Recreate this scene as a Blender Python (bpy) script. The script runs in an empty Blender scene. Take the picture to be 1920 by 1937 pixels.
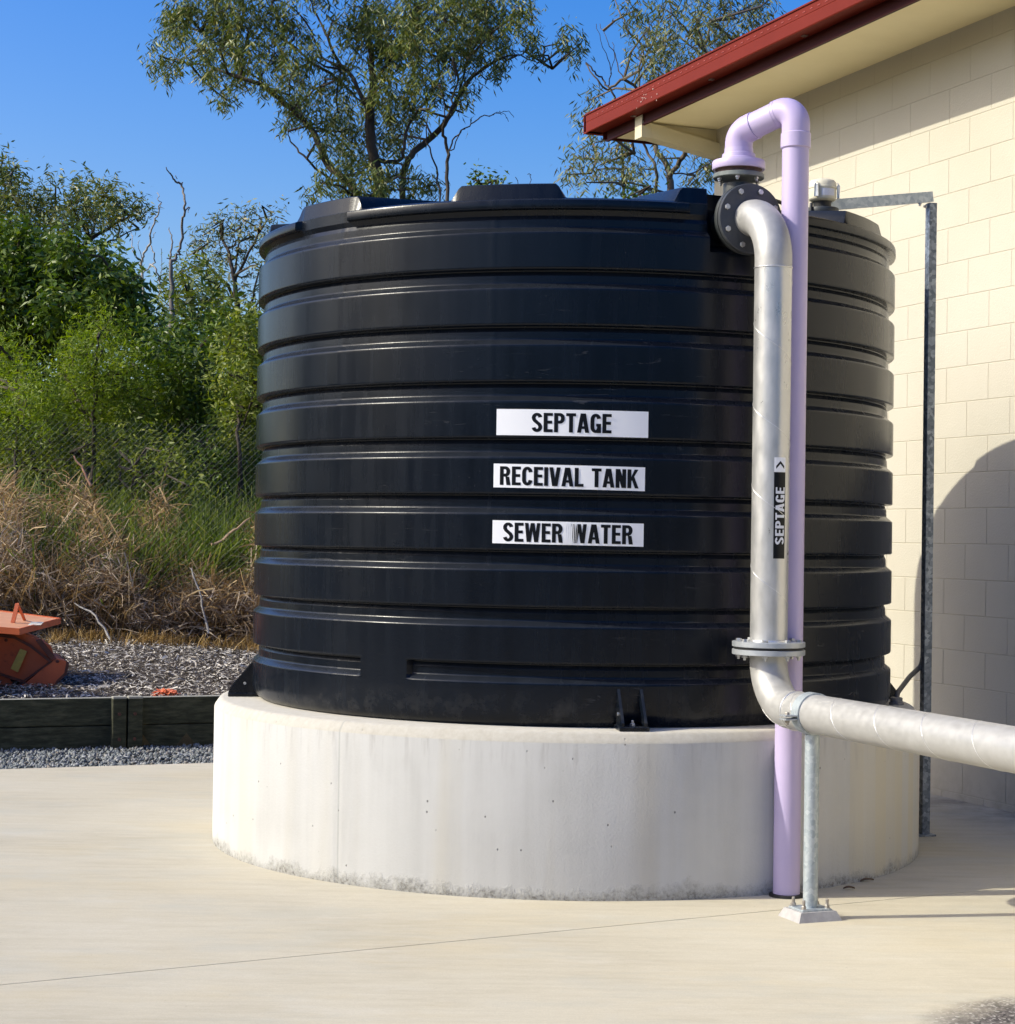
import bpy, bmesh, math, random
import numpy as np
from mathutils import Vector, Matrix

rad = math.radians
random.seed(7)
RNG = np.random.default_rng(11)
S = bpy.context.scene
COL = S.collection

# ------------------------------------------------------------------ camera
CAM_H, FPX, CX, CY = 1.47, 3600.0, 960.0, 968.5
PITCH, ROLL = math.atan(47.5 / FPX), 0.0145
_f = Vector((0, math.cos(PITCH), math.sin(PITCH)))
_u0 = Vector((0, -math.sin(PITCH), math.cos(PITCH)))
_r0 = Vector((1, 0, 0))
_u = _u0 * math.cos(ROLL) - _r0 * math.sin(ROLL)
_r = _r0 * math.cos(ROLL) + _u0 * math.sin(ROLL)
cam = bpy.data.cameras.new('camera')
cam.sensor_fit = 'HORIZONTAL'
cam.sensor_width = 36.0
cam.lens = 36.0 * FPX / 1920.0
cam.clip_start = 0.1
cam.clip_end = 3000.0
camo = bpy.data.objects.new('camera', cam)
COL.objects.link(camo)
M = Matrix((_r, _u, -_f)).transposed().to_4x4()
M.translation = Vector((0, 0, CAM_H))
camo.matrix_world = M
S.camera = camo


def at(x, y, Y):
    """place in the yard seen at photo position x, y when it stands Y metres away"""
    d = _f + _r * ((x - CX) / FPX) - _u * ((y - CY) / FPX)
    return Vector((0, 0, CAM_H)) + d * (Y / d.y)


# ------------------------------------------------------------------ light
SUN_AZ, SUN_EL = 9.0, 36.5          # direction the light travels, height of the sun
S_DIR = Vector((math.cos(rad(SUN_AZ)) * math.cos(rad(SUN_EL)),
                math.sin(rad(SUN_AZ)) * math.cos(rad(SUN_EL)), -math.sin(rad(SUN_EL))))
sun = bpy.data.lights.new('sun', 'SUN')
sun.energy = 3.1
sun.angle = rad(0.53)
sun.color = (1.0, 0.95, 0.80)
suno = bpy.data.objects.new('sun', sun)
suno.rotation_euler = S_DIR.to_track_quat('-Z', 'Y').to_euler()
COL.objects.link(suno)
W = bpy.data.worlds.new('World')
S.world = W
W.use_nodes = True
wn = W.node_tree
bg = wn.nodes['Background']
sky = wn.nodes.new('ShaderNodeTexSky')
sky.sky_type = 'NISHITA'
sky.sun_disc = False
sky.sun_elevation = rad(SUN_EL)
sky.sun_rotation = rad(270 - SUN_AZ)
sky.air_density = 1.0
sky.dust_density = 3.0
sky.ozone_density = 3.0
hsv = wn.nodes.new('ShaderNodeHueSaturation')      # deep, clean winter blue
hsv.inputs['Hue'].default_value = 0.515
hsv.inputs['Saturation'].default_value = 1.56
wn.links.new(sky.outputs[0], hsv.inputs['Color'])
wn.links.new(hsv.outputs[0], bg.inputs[0])
bg.inputs[1].default_value = 0.14
S.view_settings.view_transform = 'Standard'
S.view_settings.look = 'None'
S.view_settings.exposure = 0.69
S.view_settings.gamma = 1.0
S.view_settings.use_curve_mapping = False

# ------------------------------------------------------------------ mesh helpers


class MB:
    def __init__(self):
        self.v, self.f = [], []

    def add(self, vs, fs):
        o = len(self.v)
        self.v.extend([tuple(p) for p in vs])
        self.f.extend([tuple(i + o for i in f) for f in fs])
        return self

    def box(self, c, size, ax=None, bev=0.0):
        """box about c; ax = two unit vectors for local x, y (z completes)"""
        ex, ey = (Vector((1, 0, 0)), Vector((0, 1, 0))) if ax is None else (Vector(ax[0]), Vector(ax[1]))
        ez = ex.cross(ey)
        bm = bmesh.new()
        bmesh.ops.create_cube(bm, size=1.0)
        for v in bm.verts:
            v.co = Vector((v.co.x * size[0], v.co.y * size[1], v.co.z * size[2]))
        if bev:
            bmesh.ops.bevel(bm, geom=bm.edges[:], offset=bev, segments=2, profile=0.5, affect='EDGES')
        bm.verts.index_update()
        c = Vector(c)
        self.add([c + ex * v.co.x + ey * v.co.y + ez * v.co.z for v in bm.verts],
                 [[v.index for v in f.verts] for f in bm.faces])
        bm.free()
        return self

    def tube(self, pts, r, n=12, caps=True):
        pts = [Vector(p) for p in pts]
        rs = r if isinstance(r, (list, tuple)) else [r] * len(pts)
        t = [(pts[min(i + 1, len(pts) - 1)] - pts[max(i - 1, 0)]).normalized() for i in range(len(pts))]
        a = Vector((0, 0, 1)) if abs(t[0].z) < 0.9 else Vector((1, 0, 0))
        nx = t[0].cross(a).normalized()
        vs = []
        for i, p in enumerate(pts):
            nx = (nx - t[i] * nx.dot(t[i])).normalized()
            ny = t[i].cross(nx)
            for k in range(n):
                w = 2 * math.pi * k / n
                vs.append(p + (nx * math.cos(w) + ny * math.sin(w)) * rs[i])
        fs = []
        for i in range(len(pts) - 1):
            for k in range(n):
                k2 = (k + 1) % n
                fs.append((i * n + k, i * n + k2, (i + 1) * n + k2, (i + 1) * n + k))
        if caps:
            fs.append(tuple(range(n - 1, -1, -1)))
            fs.append(tuple((len(pts) - 1) * n + k for k in range(n)))
        return self.add(vs, fs)

    def lathe(self, prof, o, axis=(0, 0, 1), n=32, a0=0.0):
        """prof = [(radius, height along axis)]; closed with caps where radius > 0 at the ends"""
        ez = Vector(axis).normalized()
        a = Vector((1, 0, 0)) if abs(ez.x) < 0.9 else Vector((0, 1, 0))
        ey = ez.cross(a).normalized()
        ex = ey.cross(ez)
        o = Vector(o)
        vs, fs = [], []
        for (r, h) in prof:
            for k in range(n):
                w = 2 * math.pi * k / n + a0
                vs.append(o + ez * h + (ex * math.cos(w) + ey * math.sin(w)) * r)
        for i in range(len(prof) - 1):
            for k in range(n):
                k2 = (k + 1) % n
                fs.append((i * n + k, i * n + k2, (i + 1) * n + k2, (i + 1) * n + k))
        fs.append(tuple(range(n - 1, -1, -1)))
        fs.append(tuple((len(prof) - 1) * n + k for k in range(n)))
        return self.add(vs, fs)

    def hexbolt(self, o, axis, r=0.011, h=0.011, shank=0.0, sr=0.006):
        self.lathe([(r * 0.97, 0), (r, 0.001), (r, h - 0.002), (r * 0.85, h)], o, axis, 6, random.random())
        if shank:
            self.lathe([(sr, h - 0.001), (sr, h + shank - 0.002), (sr * .8, h + shank)], o, axis, 8)
        return self

    def prism(self, poly, ex, ey, ez, o, depth):
        """polygon in ex/ey extruded by depth along ez"""
        o, ex, ey, ez = Vector(o), Vector(ex), Vector(ey), Vector(ez)
        n = len(poly)
        vs = [o + ex * a + ey * b for a, b in poly] + [o + ex * a + ey * b + ez * depth for a, b in poly]
        fs = [tuple(range(n - 1, -1, -1)), tuple(range(n, 2 * n))]
        for i in range(n):
            j = (i + 1) % n
            fs.append((i, j, n + j, n + i))
        return self.add(vs, fs)

    def build(self, name, mat, parent=None, smooth=None):
        return mesh_obj(name, self.v, self.f, mat, parent, smooth)


def root_loc(o):
    while o.parent:
        o = o.parent
    return o.location


def link_mesh(name, me, mat, parent):
    me.materials.append(mat)
    ob = bpy.data.objects.new(name, me)
    COL.objects.link(ob)
    if parent is not None:
        ob.parent = parent
    return ob


def mesh_obj(name, vs, fs, mat, parent=None, smooth=None):
    """vertices are in yard coordinates; a part is stored relative to its thing"""
    off = root_loc(parent) if parent is not None else Vector((0, 0, 0))
    me = bpy.data.meshes.new(name)
    me.from_pydata([(p[0] - off.x, p[1] - off.y, p[2] - off.z) for p in vs], [], fs)
    me.validate()
    me.update()
    bm = bmesh.new()
    bm.from_mesh(me)
    bmesh.ops.recalc_face_normals(bm, faces=bm.faces)
    bm.to_mesh(me)
    bm.free()
    if smooth is not None:
        me.polygons.foreach_set('use_smooth', [True] * len(me.polygons))
        me.set_sharp_from_angle(angle=rad(smooth))
    return link_mesh(name, me, mat, parent)


def bulk(name, V, nper, mat, parent=None, faces_per=None, smooth=False):
    """V: (N*nper,3) array of N equal islands; faces_per: list of index tuples of one length"""
    V = np.asarray(V, dtype=np.float32)
    off = root_loc(parent) if parent is not None else (0, 0, 0)
    V = V - np.array(off, dtype=np.float32)
    N = len(V) // nper
    fp = np.array(faces_per, dtype=np.int32)
    idx = (np.arange(N, dtype=np.int32)[:, None, None] * nper + fp[None]).reshape(-1)
    k = fp.shape[1]
    me = bpy.data.meshes.new(name)
    me.vertices.add(len(V))
    me.vertices.foreach_set('co', V.reshape(-1))
    me.loops.add(len(idx))
    me.loops.foreach_set('vertex_index', idx)
    nf = len(idx) // k
    me.polygons.add(nf)
    me.polygons.foreach_set('loop_start', np.arange(0, nf * k, k, dtype=np.int32))
    me.polygons.foreach_set('loop_total', np.full(nf, k, dtype=np.int32))
    if smooth:
        me.polygons.foreach_set('use_smooth', np.ones(nf, dtype=bool))
    me.update(calc_edges=True)
    return link_mesh(name, me, mat, parent)


def thing(name, loc, label, cat, group=None):
    o = bpy.data.objects.new(name, None)
    o.location = loc
    o.empty_display_size = 0.1
    COL.objects.link(o)
    return tag(o, label, cat, group)


def tag(o, label=None, cat=None, group=None, kind=None):
    if label:
        o['label'] = label
    if cat:
        o['category'] = cat
    if group:
        o['group'] = group
    if kind:
        o['kind'] = kind
    return o


def bez_fillet(pts, r, seg=14):
    """polyline with rounded corners"""
    pts = [Vector(p) for p in pts]
    out = [pts[0]]
    for i in range(1, len(pts) - 1):
        a, b, c = pts[i - 1], pts[i], pts[i + 1]
        d1, d2 = (a - b).normalized(), (c - b).normalized()
        ang = d1.angle(d2)
        rr = r[i - 1] if isinstance(r, (list, tuple)) else r
        L = rr / math.tan(ang / 2)
        bis = (d1 + d2).normalized()
        o = b + bis * (rr / math.sin(ang / 2))
        p, q = b + d1 * L - o, b + d2 * L - o
        w = p.angle(q)
        for k in range(seg + 1):
            t = k / seg
            out.append(o + (p * math.sin((1 - t) * w) + q * math.sin(t * w)) / math.sin(w))
    out.append(pts[-1])
    return out


# ------------------------------------------------------------------ materials
def mat(name, base=(.5, .5, .5), rough=.5, metal=0.0, spec=.5, drough=0.0):
    m = bpy.data.materials.new(name)
    m.use_nodes = True
    b = m.node_tree.nodes['Principled BSDF']
    b.inputs['Base Color'].default_value = (*base, 1)
    b.inputs['Roughness'].default_value = rough
    b.inputs['Metallic'].default_value = metal
    b.inputs['Specular IOR Level'].default_value = spec
    b.inputs['Diffuse Roughness'].default_value = drough
    return m


class NT:
    def __init__(self, m):
        self.m, self.t = m, m.node_tree
        self.b = self.t.nodes['Principled BSDF']
        self.tc = self.t.nodes.new('ShaderNodeTexCoord')

    def n(self, kind, **kw):
        nd = self.t.nodes.new(kind)
        for k, v in kw.items():
            setattr(nd, k, v)
        return nd

    def l(self, a, b):
        self.t.links.new(a, b)

    def coord(self, scale=(1, 1, 1), rot=(0, 0, 0), loc=(0, 0, 0)):
        mp = self.n('ShaderNodeMapping')
        mp.inputs['Scale'].default_value = scale
        mp.inputs['Rotation'].default_value = rot
        mp.inputs['Location'].default_value = loc
        self.l(self.tc.outputs['Object'], mp.inputs[0])
        return mp.outputs[0]

    def noise(self, scale, detail=5, rough=.55, vec=None, dist=0.0):
        nd = self.n('ShaderNodeTexNoise')
        nd.inputs['Scale'].default_value = scale
        nd.inputs['Detail'].default_value = detail
        nd.inputs['Roughness'].default_value = rough
        nd.inputs['Distortion'].default_value = dist
        self.l(vec if vec is not None else self.tc.outputs['Object'], nd.inputs['Vector'])
        return nd.outputs['Fac']

    def vor(self, scale, vec=None, feature='F1', out='Distance', rnd=1.0):
        nd = self.n('ShaderNodeTexVoronoi', feature=feature)
        nd.inputs['Scale'].default_value = scale
        nd.inputs['Randomness'].default_value = rnd
        self.l(vec if vec is not None else self.tc.outputs['Object'], nd.inputs['Vector'])
        return nd.outputs[out]

    def ramp(self, fac, stops):
        nd = self.n('ShaderNodeValToRGB')
        e = nd.color_ramp.elements
        while len(e) < len(stops):
            e.new(0.5)
        for i, (p, c) in enumerate(stops):
            e[i].position = p
            e[i].color = (*c, 1) if len(c) == 3 else c
        self.l(fac, nd.inputs[0])
        return nd.outputs[0]

    def fr(self, fac, a, b, lo=0.0, hi=1.0):
        nd = self.n('ShaderNodeMapRange')
        nd.inputs[1].default_value = a
        nd.inputs[2].default_value = b
        nd.inputs[3].default_value = lo
        nd.inputs[4].default_value = hi
        self.l(fac, nd.inputs[0])
        return nd.outputs[0]

    def mix(self, fac, a, b, mode='MIX'):
        nd = self.n('ShaderNodeMix', data_type='RGBA', blend_type=mode)
        for s, v in ((nd.inputs[0], fac), (nd.inputs[6], a), (nd.inputs[7], b)):
            if isinstance(v, (int, float)):
                s.default_value = v
            elif isinstance(v, tuple):
                s.default_value = (*v, 1)
            else:
                self.l(v, s)
        return nd.outputs[2]

    def math(self, op, a, b=0.0, c=None):
        nd = self.n('ShaderNodeMath', operation=op)
        for s, v in zip(nd.inputs, (a, b, c)):
            if v is None:
                continue
            if isinstance(v, (int, float)):
                s.default_value = v
            else:
                self.l(v, s)
        return nd.outputs[0]

    def xyz(self):
        nd = self.n('ShaderNodeSeparateXYZ')
        self.l(self.tc.outputs['Object'], nd.inputs[0])
        return nd.outputs

    def col(self, c):
        self.l(c, self.b.inputs['Base Color'])

    def rough(self, f):
        self.l(f, self.b.inputs['Roughness'])

    def bump(self, h, strength=.3, dist=.01):
        nd = self.n('ShaderNodeBump')
        nd.inputs['Strength'].default_value = strength
        nd.inputs['Distance'].default_value = dist
        self.l(h, nd.inputs['Height'])
        self.l(nd.outputs[0], self.b.inputs['Normal'])

    def island(self):
        return self.n('ShaderNodeNewGeometry').outputs['Random Per Island']


def m_tank():
    m = mat('black_polyethylene', (.012, .013, .016), .4, spec=.26)
    t = NT(m)
    streak = t.noise(3.0, 6, .6, t.coord((6, 6, .35)))
    blot = t.noise(1.6, 5, .6)
    c = t.mix(t.fr(streak, .35, .75), (.0014, .0034, .0078), (.0028, .0058, .0118))
    c = t.mix(t.math('MULTIPLY', t.fr(blot, .5, .8), .4), c, (.006, .0075, .0095))
    # pale dust on the ledges, also painting in their sunlit highlight
    gn = t.n('ShaderNodeNewGeometry')
    sn = t.n('ShaderNodeSeparateXYZ')
    t.l(gn.outputs['Normal'], sn.inputs[0])
    ldg = t.math('MULTIPLY', t.fr(sn.outputs[2], .30, .62), t.fr(t.noise(9, 6, .7), .25, .65, .6, 1.0))
    c = t.mix(t.math('MULTIPLY', ldg, .16), c, (.085, .092, .102))
    # dust clinging to the foot of the tank, specks and scratches
    z = t.xyz()[2]
    foot = t.math('MULTIPLY', t.fr(z, .16, .0, 0, 1), t.fr(t.noise(9, 8, .7), .48, .72))
    c = t.mix(t.math('MULTIPLY', foot, .32), c, (.13, .125, .115))
    sp = t.fr(t.vor(38), .0, .085, 1, 0)
    sp = t.math('MULTIPLY', sp, t.fr(t.noise(3.1, 3), .56, .66))
    c = t.mix(t.math('MULTIPLY', sp, .5), c, (.2, .19, .17))
    sc = t.noise(7, 4, .7, t.coord((1.0, 1.0, 7), (.35, .5, .2)), 1.0)
    sc = t.math('MULTIPLY', t.fr(sc, .635, .67), t.fr(t.noise(1.1, 2), .5, .62))
    c = t.mix(t.math('MULTIPLY', sc, .22), c, (.12, .12, .12))
    t.col(c)
    t.rough(t.fr(t.math('ADD', blot, streak), .7, 1.4, .19, .34))
    t.bump(t.math('ADD', t.noise(160, 3), t.math('MULTIPLY', t.noise(2.2, 2), 6)), .10, .004)
    return m


PH = .682


def m_plinth():
    m = mat('formed_concrete', (.5, .5, .48), .75, spec=.3, drough=.45)
    t = NT(m)
    x, y, z = t.xyz()
    ang = t.math('ARCTAN2', x, t.math('MULTIPLY', y, -1.0))
    cmb = t.n('ShaderNodeCombineXYZ')
    t.l(t.math('MULTIPLY', ang, 1.72), cmb.inputs[0])
    t.l(z, cmb.inputs[2])

    def uv(s, loc=(0, 0, 0)):
        mp = t.n('ShaderNodeMapping')
        mp.inputs['Scale'].default_value = s
        mp.inputs['Location'].default_value = loc
        t.l(cmb.outputs[0], mp.inputs[0])
        return mp.outputs[0]
    streak = t.noise(5, 6, .6, uv((1.6, 1, .12)))
    blot = t.noise(3.2, 6, .6, uv((1, 1, 1)))
    c = t.ramp(t.math('ADD', t.math('MULTIPLY', streak, .6), t.math('MULTIPLY', blot, .4)),
               [(.28, (.485, .48, .45)), (.5, (.565, .56, .53)), (.68, (.61, .605, .575))])
    yel = t.fr(t.noise(2.3, 3, .5, uv((1.5, 1, .10), (3.3, 0, 0))), .5, .72)
    c = t.mix(t.math('MULTIPLY', yel, .45), c, (.53, .48, .36))
    # strips left by the formwork boards on the right-hand side
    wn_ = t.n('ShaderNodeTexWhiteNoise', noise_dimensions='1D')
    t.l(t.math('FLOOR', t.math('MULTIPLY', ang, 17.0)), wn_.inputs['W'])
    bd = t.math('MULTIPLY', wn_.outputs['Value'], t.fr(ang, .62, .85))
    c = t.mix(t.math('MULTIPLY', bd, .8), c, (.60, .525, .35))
    c = t.mix(t.math('MULTIPLY', t.fr(ang, .5, .9), .45), c, (.62, .56, .41))  # yellower, and lightened to paint bounced light into the shaded side
    # water marks running down from the top edge
    drip = t.math('MULTIPLY', t.fr(t.noise(24, 3, .6, uv((1, 1, .14), (1.7, 0, 0))), .52, .7),
                  t.fr(z, .645, .48, 1, 0))
    c = t.mix(t.math('MULTIPLY', drip, .42), c, (.26, .24, .215))
    # air holes
    hole = t.fr(t.vor(17, uv((1, 1, .75))), .045, .075, 1, 0)
    hole = t.math('MULTIPLY', hole, t.fr(t.noise(5, 2, .5, uv((1, 1, 1), (9, 0, 0))), .48, .52))
    c = t.mix(t.math('MULTIPLY', hole, .75), c, (.09, .085, .08))
    # honeycombed, dirty foot
    ft = t.math('ADD', z, t.math('MULTIPLY', t.noise(3.4, 8, .8, uv((1, 1, .8))), -.26))
    ft = t.fr(ft, -.075, -.125, 0, 1)
    grit = t.noise(55, 6, .75)
    c = t.mix(t.math('MULTIPLY', ft, .9), c, t.ramp(grit, [(.35, (.13, .12, .10)), (.50, (.36, .35, .31)), (.68, (.54, .53, .49))]))
    lip = t.fr(z, PH - .047, PH - .042, 0, 1)
    c = t.mix(t.math('MULTIPLY', lip, .8), c, t.mix(t.fr(t.noise(30, 5, .7), .35, .65), (.50, .46, .37), (.58, .545, .46)))
    # grout leak beside the form joint
    jn = t.fr(t.math('ABSOLUTE', t.math('ADD', ang, .618)), .004, .0, 0, 1)
    c = t.mix(t.math('MULTIPLY', jn, .45), c, (.27, .28, .26))
    t.col(c)
    h = t.math('ADD', t.math('MULTIPLY', t.math('MULTIPLY', ft, grit), 3.0), t.math('MULTIPLY', hole, -1.5))
    h = t.math('ADD', h, t.math('MULTIPLY', t.noise(90, 4, .6), .35))
    t.bump(h, .5, .006)
    return m


def m_yard():
    m = mat('yard_concrete', (.45, .41, .34), .8, spec=.25, drough=.2)
    t = NT(m)
    br = t.noise(9, 7, .68, t.coord((.30, 1.7, 1), (0, 0, rad(-8))))
    big = t.noise(.8, 6, .62)
    fine = t.noise(75, 5, .75, t.coord((.45, 1.5, 1), (0, 0, rad(-8))))
    v = t.math('ADD', t.math('MULTIPLY', br, .5), t.math('MULTIPLY', big, .5))
    c = t.ramp(v, [(.30, (.43, .385, .285)), (.5, (.545, .50, .385)), (.7, (.605, .565, .455))])
    c = t.mix(t.fr(fine, .32, .7, .30, 0), c, (.33, .29, .215))
    ye = t.fr(t.noise(1.5, 6, .65, t.coord((.6, 1.3, 1), (0, 0, 0), (5, 2, 0))), .5, .72)
    c = t.mix(t.math('MULTIPLY', ye, .42), c, (.54, .455, .28))
    gy = t.fr(t.noise(2.4, 6, .7, t.coord((.5, 1.2, 1), (0, 0, .2), (1, 7, 0))), .5, .7)
    c = t.mix(t.math('MULTIPLY', gy, .60), c, (.44, .435, .375))
    pale = t.fr(t.noise(3.1, 6, .7, t.coord((.5, 1.2, 1), (0, 0, .2), (8, 3, 0))), .56, .72)
    c = t.mix(t.math('MULTIPLY', pale, .30), c, (.63, .61, .55))
    spk = t.math('MULTIPLY', t.fr(t.vor(17, t.coord((.6, 1.3, 1))), .03, .055, 1, 0), t.fr(t.noise(1.7, 3), .55, .6))
    c = t.mix(t.math('MULTIPLY', spk, .6), c, (.12, .10, .08))
    pore = t.math('MULTIPLY', t.fr(t.vor(70, t.coord((.7, 1.2, 1))), .05, .09, 1, 0), t.fr(t.noise(6, 4), .48, .56))
    c = t.mix(t.math('MULTIPLY', pore, .6), c, (.20, .175, .13))
    bro = t.noise(26, 4, .7, t.coord((.10, 2.6, 1), (0, 0, rad(-7))))
    c = t.mix(t.fr(bro, .55, .72, 0, .22), c, (.34, .305, .23))
    grit = t.noise(150, 3, .8)
    c = t.mix(t.fr(grit, .38, .62, .22, 0), c, (.30, .27, .205))
    drop = t.fr(t.noise(.9, 7, .7, t.coord((1, 1, 1), (0, 0, 0), (11, 5, 0))), .56, .66)
    c = t.mix(t.math('MULTIPLY', drop, .22), c, (.35, .315, .24))
    line = t.noise(4.2, 5, .7, t.coord((.12, 2.6, 1), (0, 0, rad(-9))))
    c = t.mix(t.fr(line, .66, .74, 0, .30), c, (.26, .225, .17))
    # grime in the lee of the building wall
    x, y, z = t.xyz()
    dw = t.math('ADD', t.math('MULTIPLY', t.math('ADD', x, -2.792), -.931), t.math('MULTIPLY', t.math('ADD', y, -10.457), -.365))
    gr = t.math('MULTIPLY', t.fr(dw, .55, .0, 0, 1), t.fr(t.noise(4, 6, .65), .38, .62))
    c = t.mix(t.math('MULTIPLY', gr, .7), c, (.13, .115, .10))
    # worn patch of exposed aggregate near the front corner
    dx = t.math('MULTIPLY', t.math('ADD', x, -1.74), 1.0)
    dy = t.math('MULTIPLY', t.math('ADD', y, -5.74), .95)
    d = t.math('SQRT', t.math('ADD', t.math('MULTIPLY', dx, dx), t.math('MULTIPLY', dy, dy)))
    d = t.math('ADD', d, t.math('MULTIPLY', t.noise(5, 6, .65), .28))
    pm = t.fr(d, .62, .44, 0, 1)
    agg = t.ramp(t.vor(120, None, 'F1', 'Color'), [(.15, (.03, .028, .027)), (.5, (.10, .09, .085)), (.72, (.16, .14, .13)), (.92, (.42, .40, .37))])
    c = t.mix(pm, c, agg)
    t.col(c)
    h = t.math('ADD', t.math('MULTIPLY', fine, 1.0), t.math('MULTIPLY', t.noise(12, 5, .6), .6))
    t.bump(h, .35, .004)
    return m


def m_block():
    m = mat('painted_block', (.80, .75, .60), .7, spec=.25)
    t = NT(m)
    c = t.mix(t.fr(t.noise(1.1, 4), .35, .7), (.495, .462, .378), (.525, .494, .412))
    zz = t.xyz()[2]
    spl = t.math('MULTIPLY', t.fr(zz, .30, .0), t.fr(t.noise(7, 6, .7), .4, .65))
    c = t.mix(t.math('MULTIPLY', spl, .45), c, (.27, .235, .17))
    pit = t.math('MULTIPLY', t.fr(t.vor(70), .10, .16, 1, 0), t.fr(t.noise(9, 3), .5, .6))
    c = t.mix(t.math('MULTIPLY', pit, .35), c, (.36, .31, .22))
    t.col(c)
    t.bump(t.math('ADD', t.noise(85, 5, .7), t.math('MULTIPLY', pit, -1.0)), .45, .006)
    return m


def m_noisy(name, a, b, scale, rough=.5, metal=0.0, bump=0.0, bscale=80, stretch=(1, 1, 1), lo=.35, hi=.68, rlo=None, spec=.5):
    m = mat(name, a, rough, metal, spec)
    t = NT(m)
    n = t.noise(scale, 6, .62, t.coord(stretch))
    t.col(t.mix(t.fr(n, lo, hi), a, b))
    if rlo is not None:
        t.rough(t.fr(n, lo, hi, rlo, rough))
    if bump:
        t.bump(t.noise(bscale, 4, .6, t.coord(stretch)), bump, .004)
    return m


def m_spangle(name, a, b, c_, scale, metal=.75, rough=.45):
    m = mat(name, a, rough, metal)
    t = NT(m)
    v = t.vor(scale, None, 'F1', 'Color')
    n = t.noise(scale * .3, 4)
    f = t.math('ADD', t.math('MULTIPLY', v, .6), t.math('MULTIPLY', n, .4))
    t.col(t.ramp(f, [(.25, a), (.5, b), (.75, c_)]))
    t.rough(t.fr(f, .2, .8, rough + .1, rough - .08))
    return m


def m_leaf(name, cols, rough=.42, trans=.28):
    m = mat(name, cols[0], min(.7, rough + .12), spec=.32)
    t = NT(m)
    k = len(cols)
    c = t.ramp(t.island(), [(i / (k - 1), cc) for i, cc in enumerate(cols)])
    t.col(c)
    tr = t.n('ShaderNodeBsdfTranslucent')
    hs = t.n('ShaderNodeHueSaturation')
    hs.inputs['Saturation'].default_value = 1.15
    hs.inputs['Value'].default_value = 1.56
    t.l(c, hs.inputs['Color'])
    t.l(hs.outputs[0], tr.inputs[0])
    mx = t.n('ShaderNodeMixShader')
    mx.inputs[0].default_value = trans
    t.l(t.b.outputs[0], mx.inputs[1])
    t.l(tr.outputs[0], mx.inputs[2])
    out = t.t.nodes['Material Output']
    t.l(mx.outputs[0], out.inputs['Surface'])
    return m


TANK = m_tank()
PLINTH = m_plinth()
YARD = m_yard()
BLOCK = m_block()
MORTAR = m_noisy('painted_joint', (.445, .41, .325), (.475, .44, .36), 20, .8, spec=.15)
CREAM = m_noisy('cream_paint', (.92, .81, .50), (.88, .77, .46), 3, .6, spec=.3)
BEAM = m_noisy('cream_timber_paint', (.66, .60, .42), (.60, .54, .36), 4, .55)
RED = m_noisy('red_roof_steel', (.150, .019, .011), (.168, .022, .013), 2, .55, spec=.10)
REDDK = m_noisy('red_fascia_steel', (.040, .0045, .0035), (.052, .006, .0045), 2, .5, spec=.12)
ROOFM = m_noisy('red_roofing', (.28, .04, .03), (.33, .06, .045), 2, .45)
LILAC = m_noisy('lilac_plastic', (.465, .395, .60), (.495, .42, .62), 4, .36, bump=.04, bscale=30)
LILAC2 = m_noisy('lilac_collar_plastic', (.445, .37, .58), (.475, .40, .61), 5, .4)
STEEL = m_noisy('galvanised_tube', (.50, .50, .49), (.60, .595, .58), 14, .44, .62, .06, 60, (1, 1, .5), rlo=.26)
STEELW = m_noisy('weathered_tube', (.40, .395, .38), (.45, .445, .43), 30, .55, .35, .03, 150, (1, 1, 1), rlo=.38)
WELD = m_noisy('weld_bead', (.62, .62, .62), (.75, .75, .75), 60, .35, .8, .3, 120)
FLANGEG = m_noisy('grey_flange_zinc', (.36, .39, .42), (.46, .48, .50), 20, .48, .55)
FLANGED = m_noisy('dark_flange_paint', (.040, .045, .052), (.06, .065, .072), 12, .45)
CASTB = m_noisy('black_cast_fitting', (.018, .022, .024), (.04, .045, .045), 14, .5)
RUBBER = mat('black_rubber', (.012, .012, .012), .6)
BOLT = m_noisy('bolt_zinc', (.42, .43, .44), (.58, .58, .57), 40, .38, .85)
BOLTR = m_noisy('bolt_weathered', (.26, .22, .18), (.42, .40, .37), 60, .5, .6)
SPANGLE = m_spangle('spangled_zinc', (.105, .125, .15), (.165, .19, .225), (.30, .335, .38), 60, .55, .45)
SPANGLE2 = m_spangle('zinc_strut', (.27, .325, .40), (.33, .385, .46), (.42, .475, .55), 45, .5, .42)
POSTZ = m_spangle('zinc_post', (.33, .38, .41), (.40, .45, .48), (.50, .55, .57), 60, .5, .5)
GROUT = m_noisy('grey_grout', (.33, .32, .32), (.43, .42, .41), 22, .8, 0, .4, 60, spec=.2)
WHITE = mat('white_vinyl', (.84, .85, .87), .30)
BLACKV = mat('black_vinyl', (.006, .007, .009), .33, spec=.2)
CREAMP = m_noisy('cream_plastic', (.62, .58, .44), (.68, .64, .50), 12, .4)
LABELW = m_noisy('pale_label', (.62, .62, .66), (.72, .72, .74), 60, .35)
CLIP = m_noisy('clip_steel', (.50, .50, .48), (.62, .62, .6), 30, .3, .9)
CONDUIT = m_noisy('grey_conduit', (.09, .085, .08), (.14, .13, .12), 30, .55)
COLLAR = m_noisy('conduit_collar_grey', (.16, .155, .15), (.22, .215, .21), 30, .6)
WIRE = mat('fence_wire', (.10, .115, .11), .6, .2)


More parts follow.
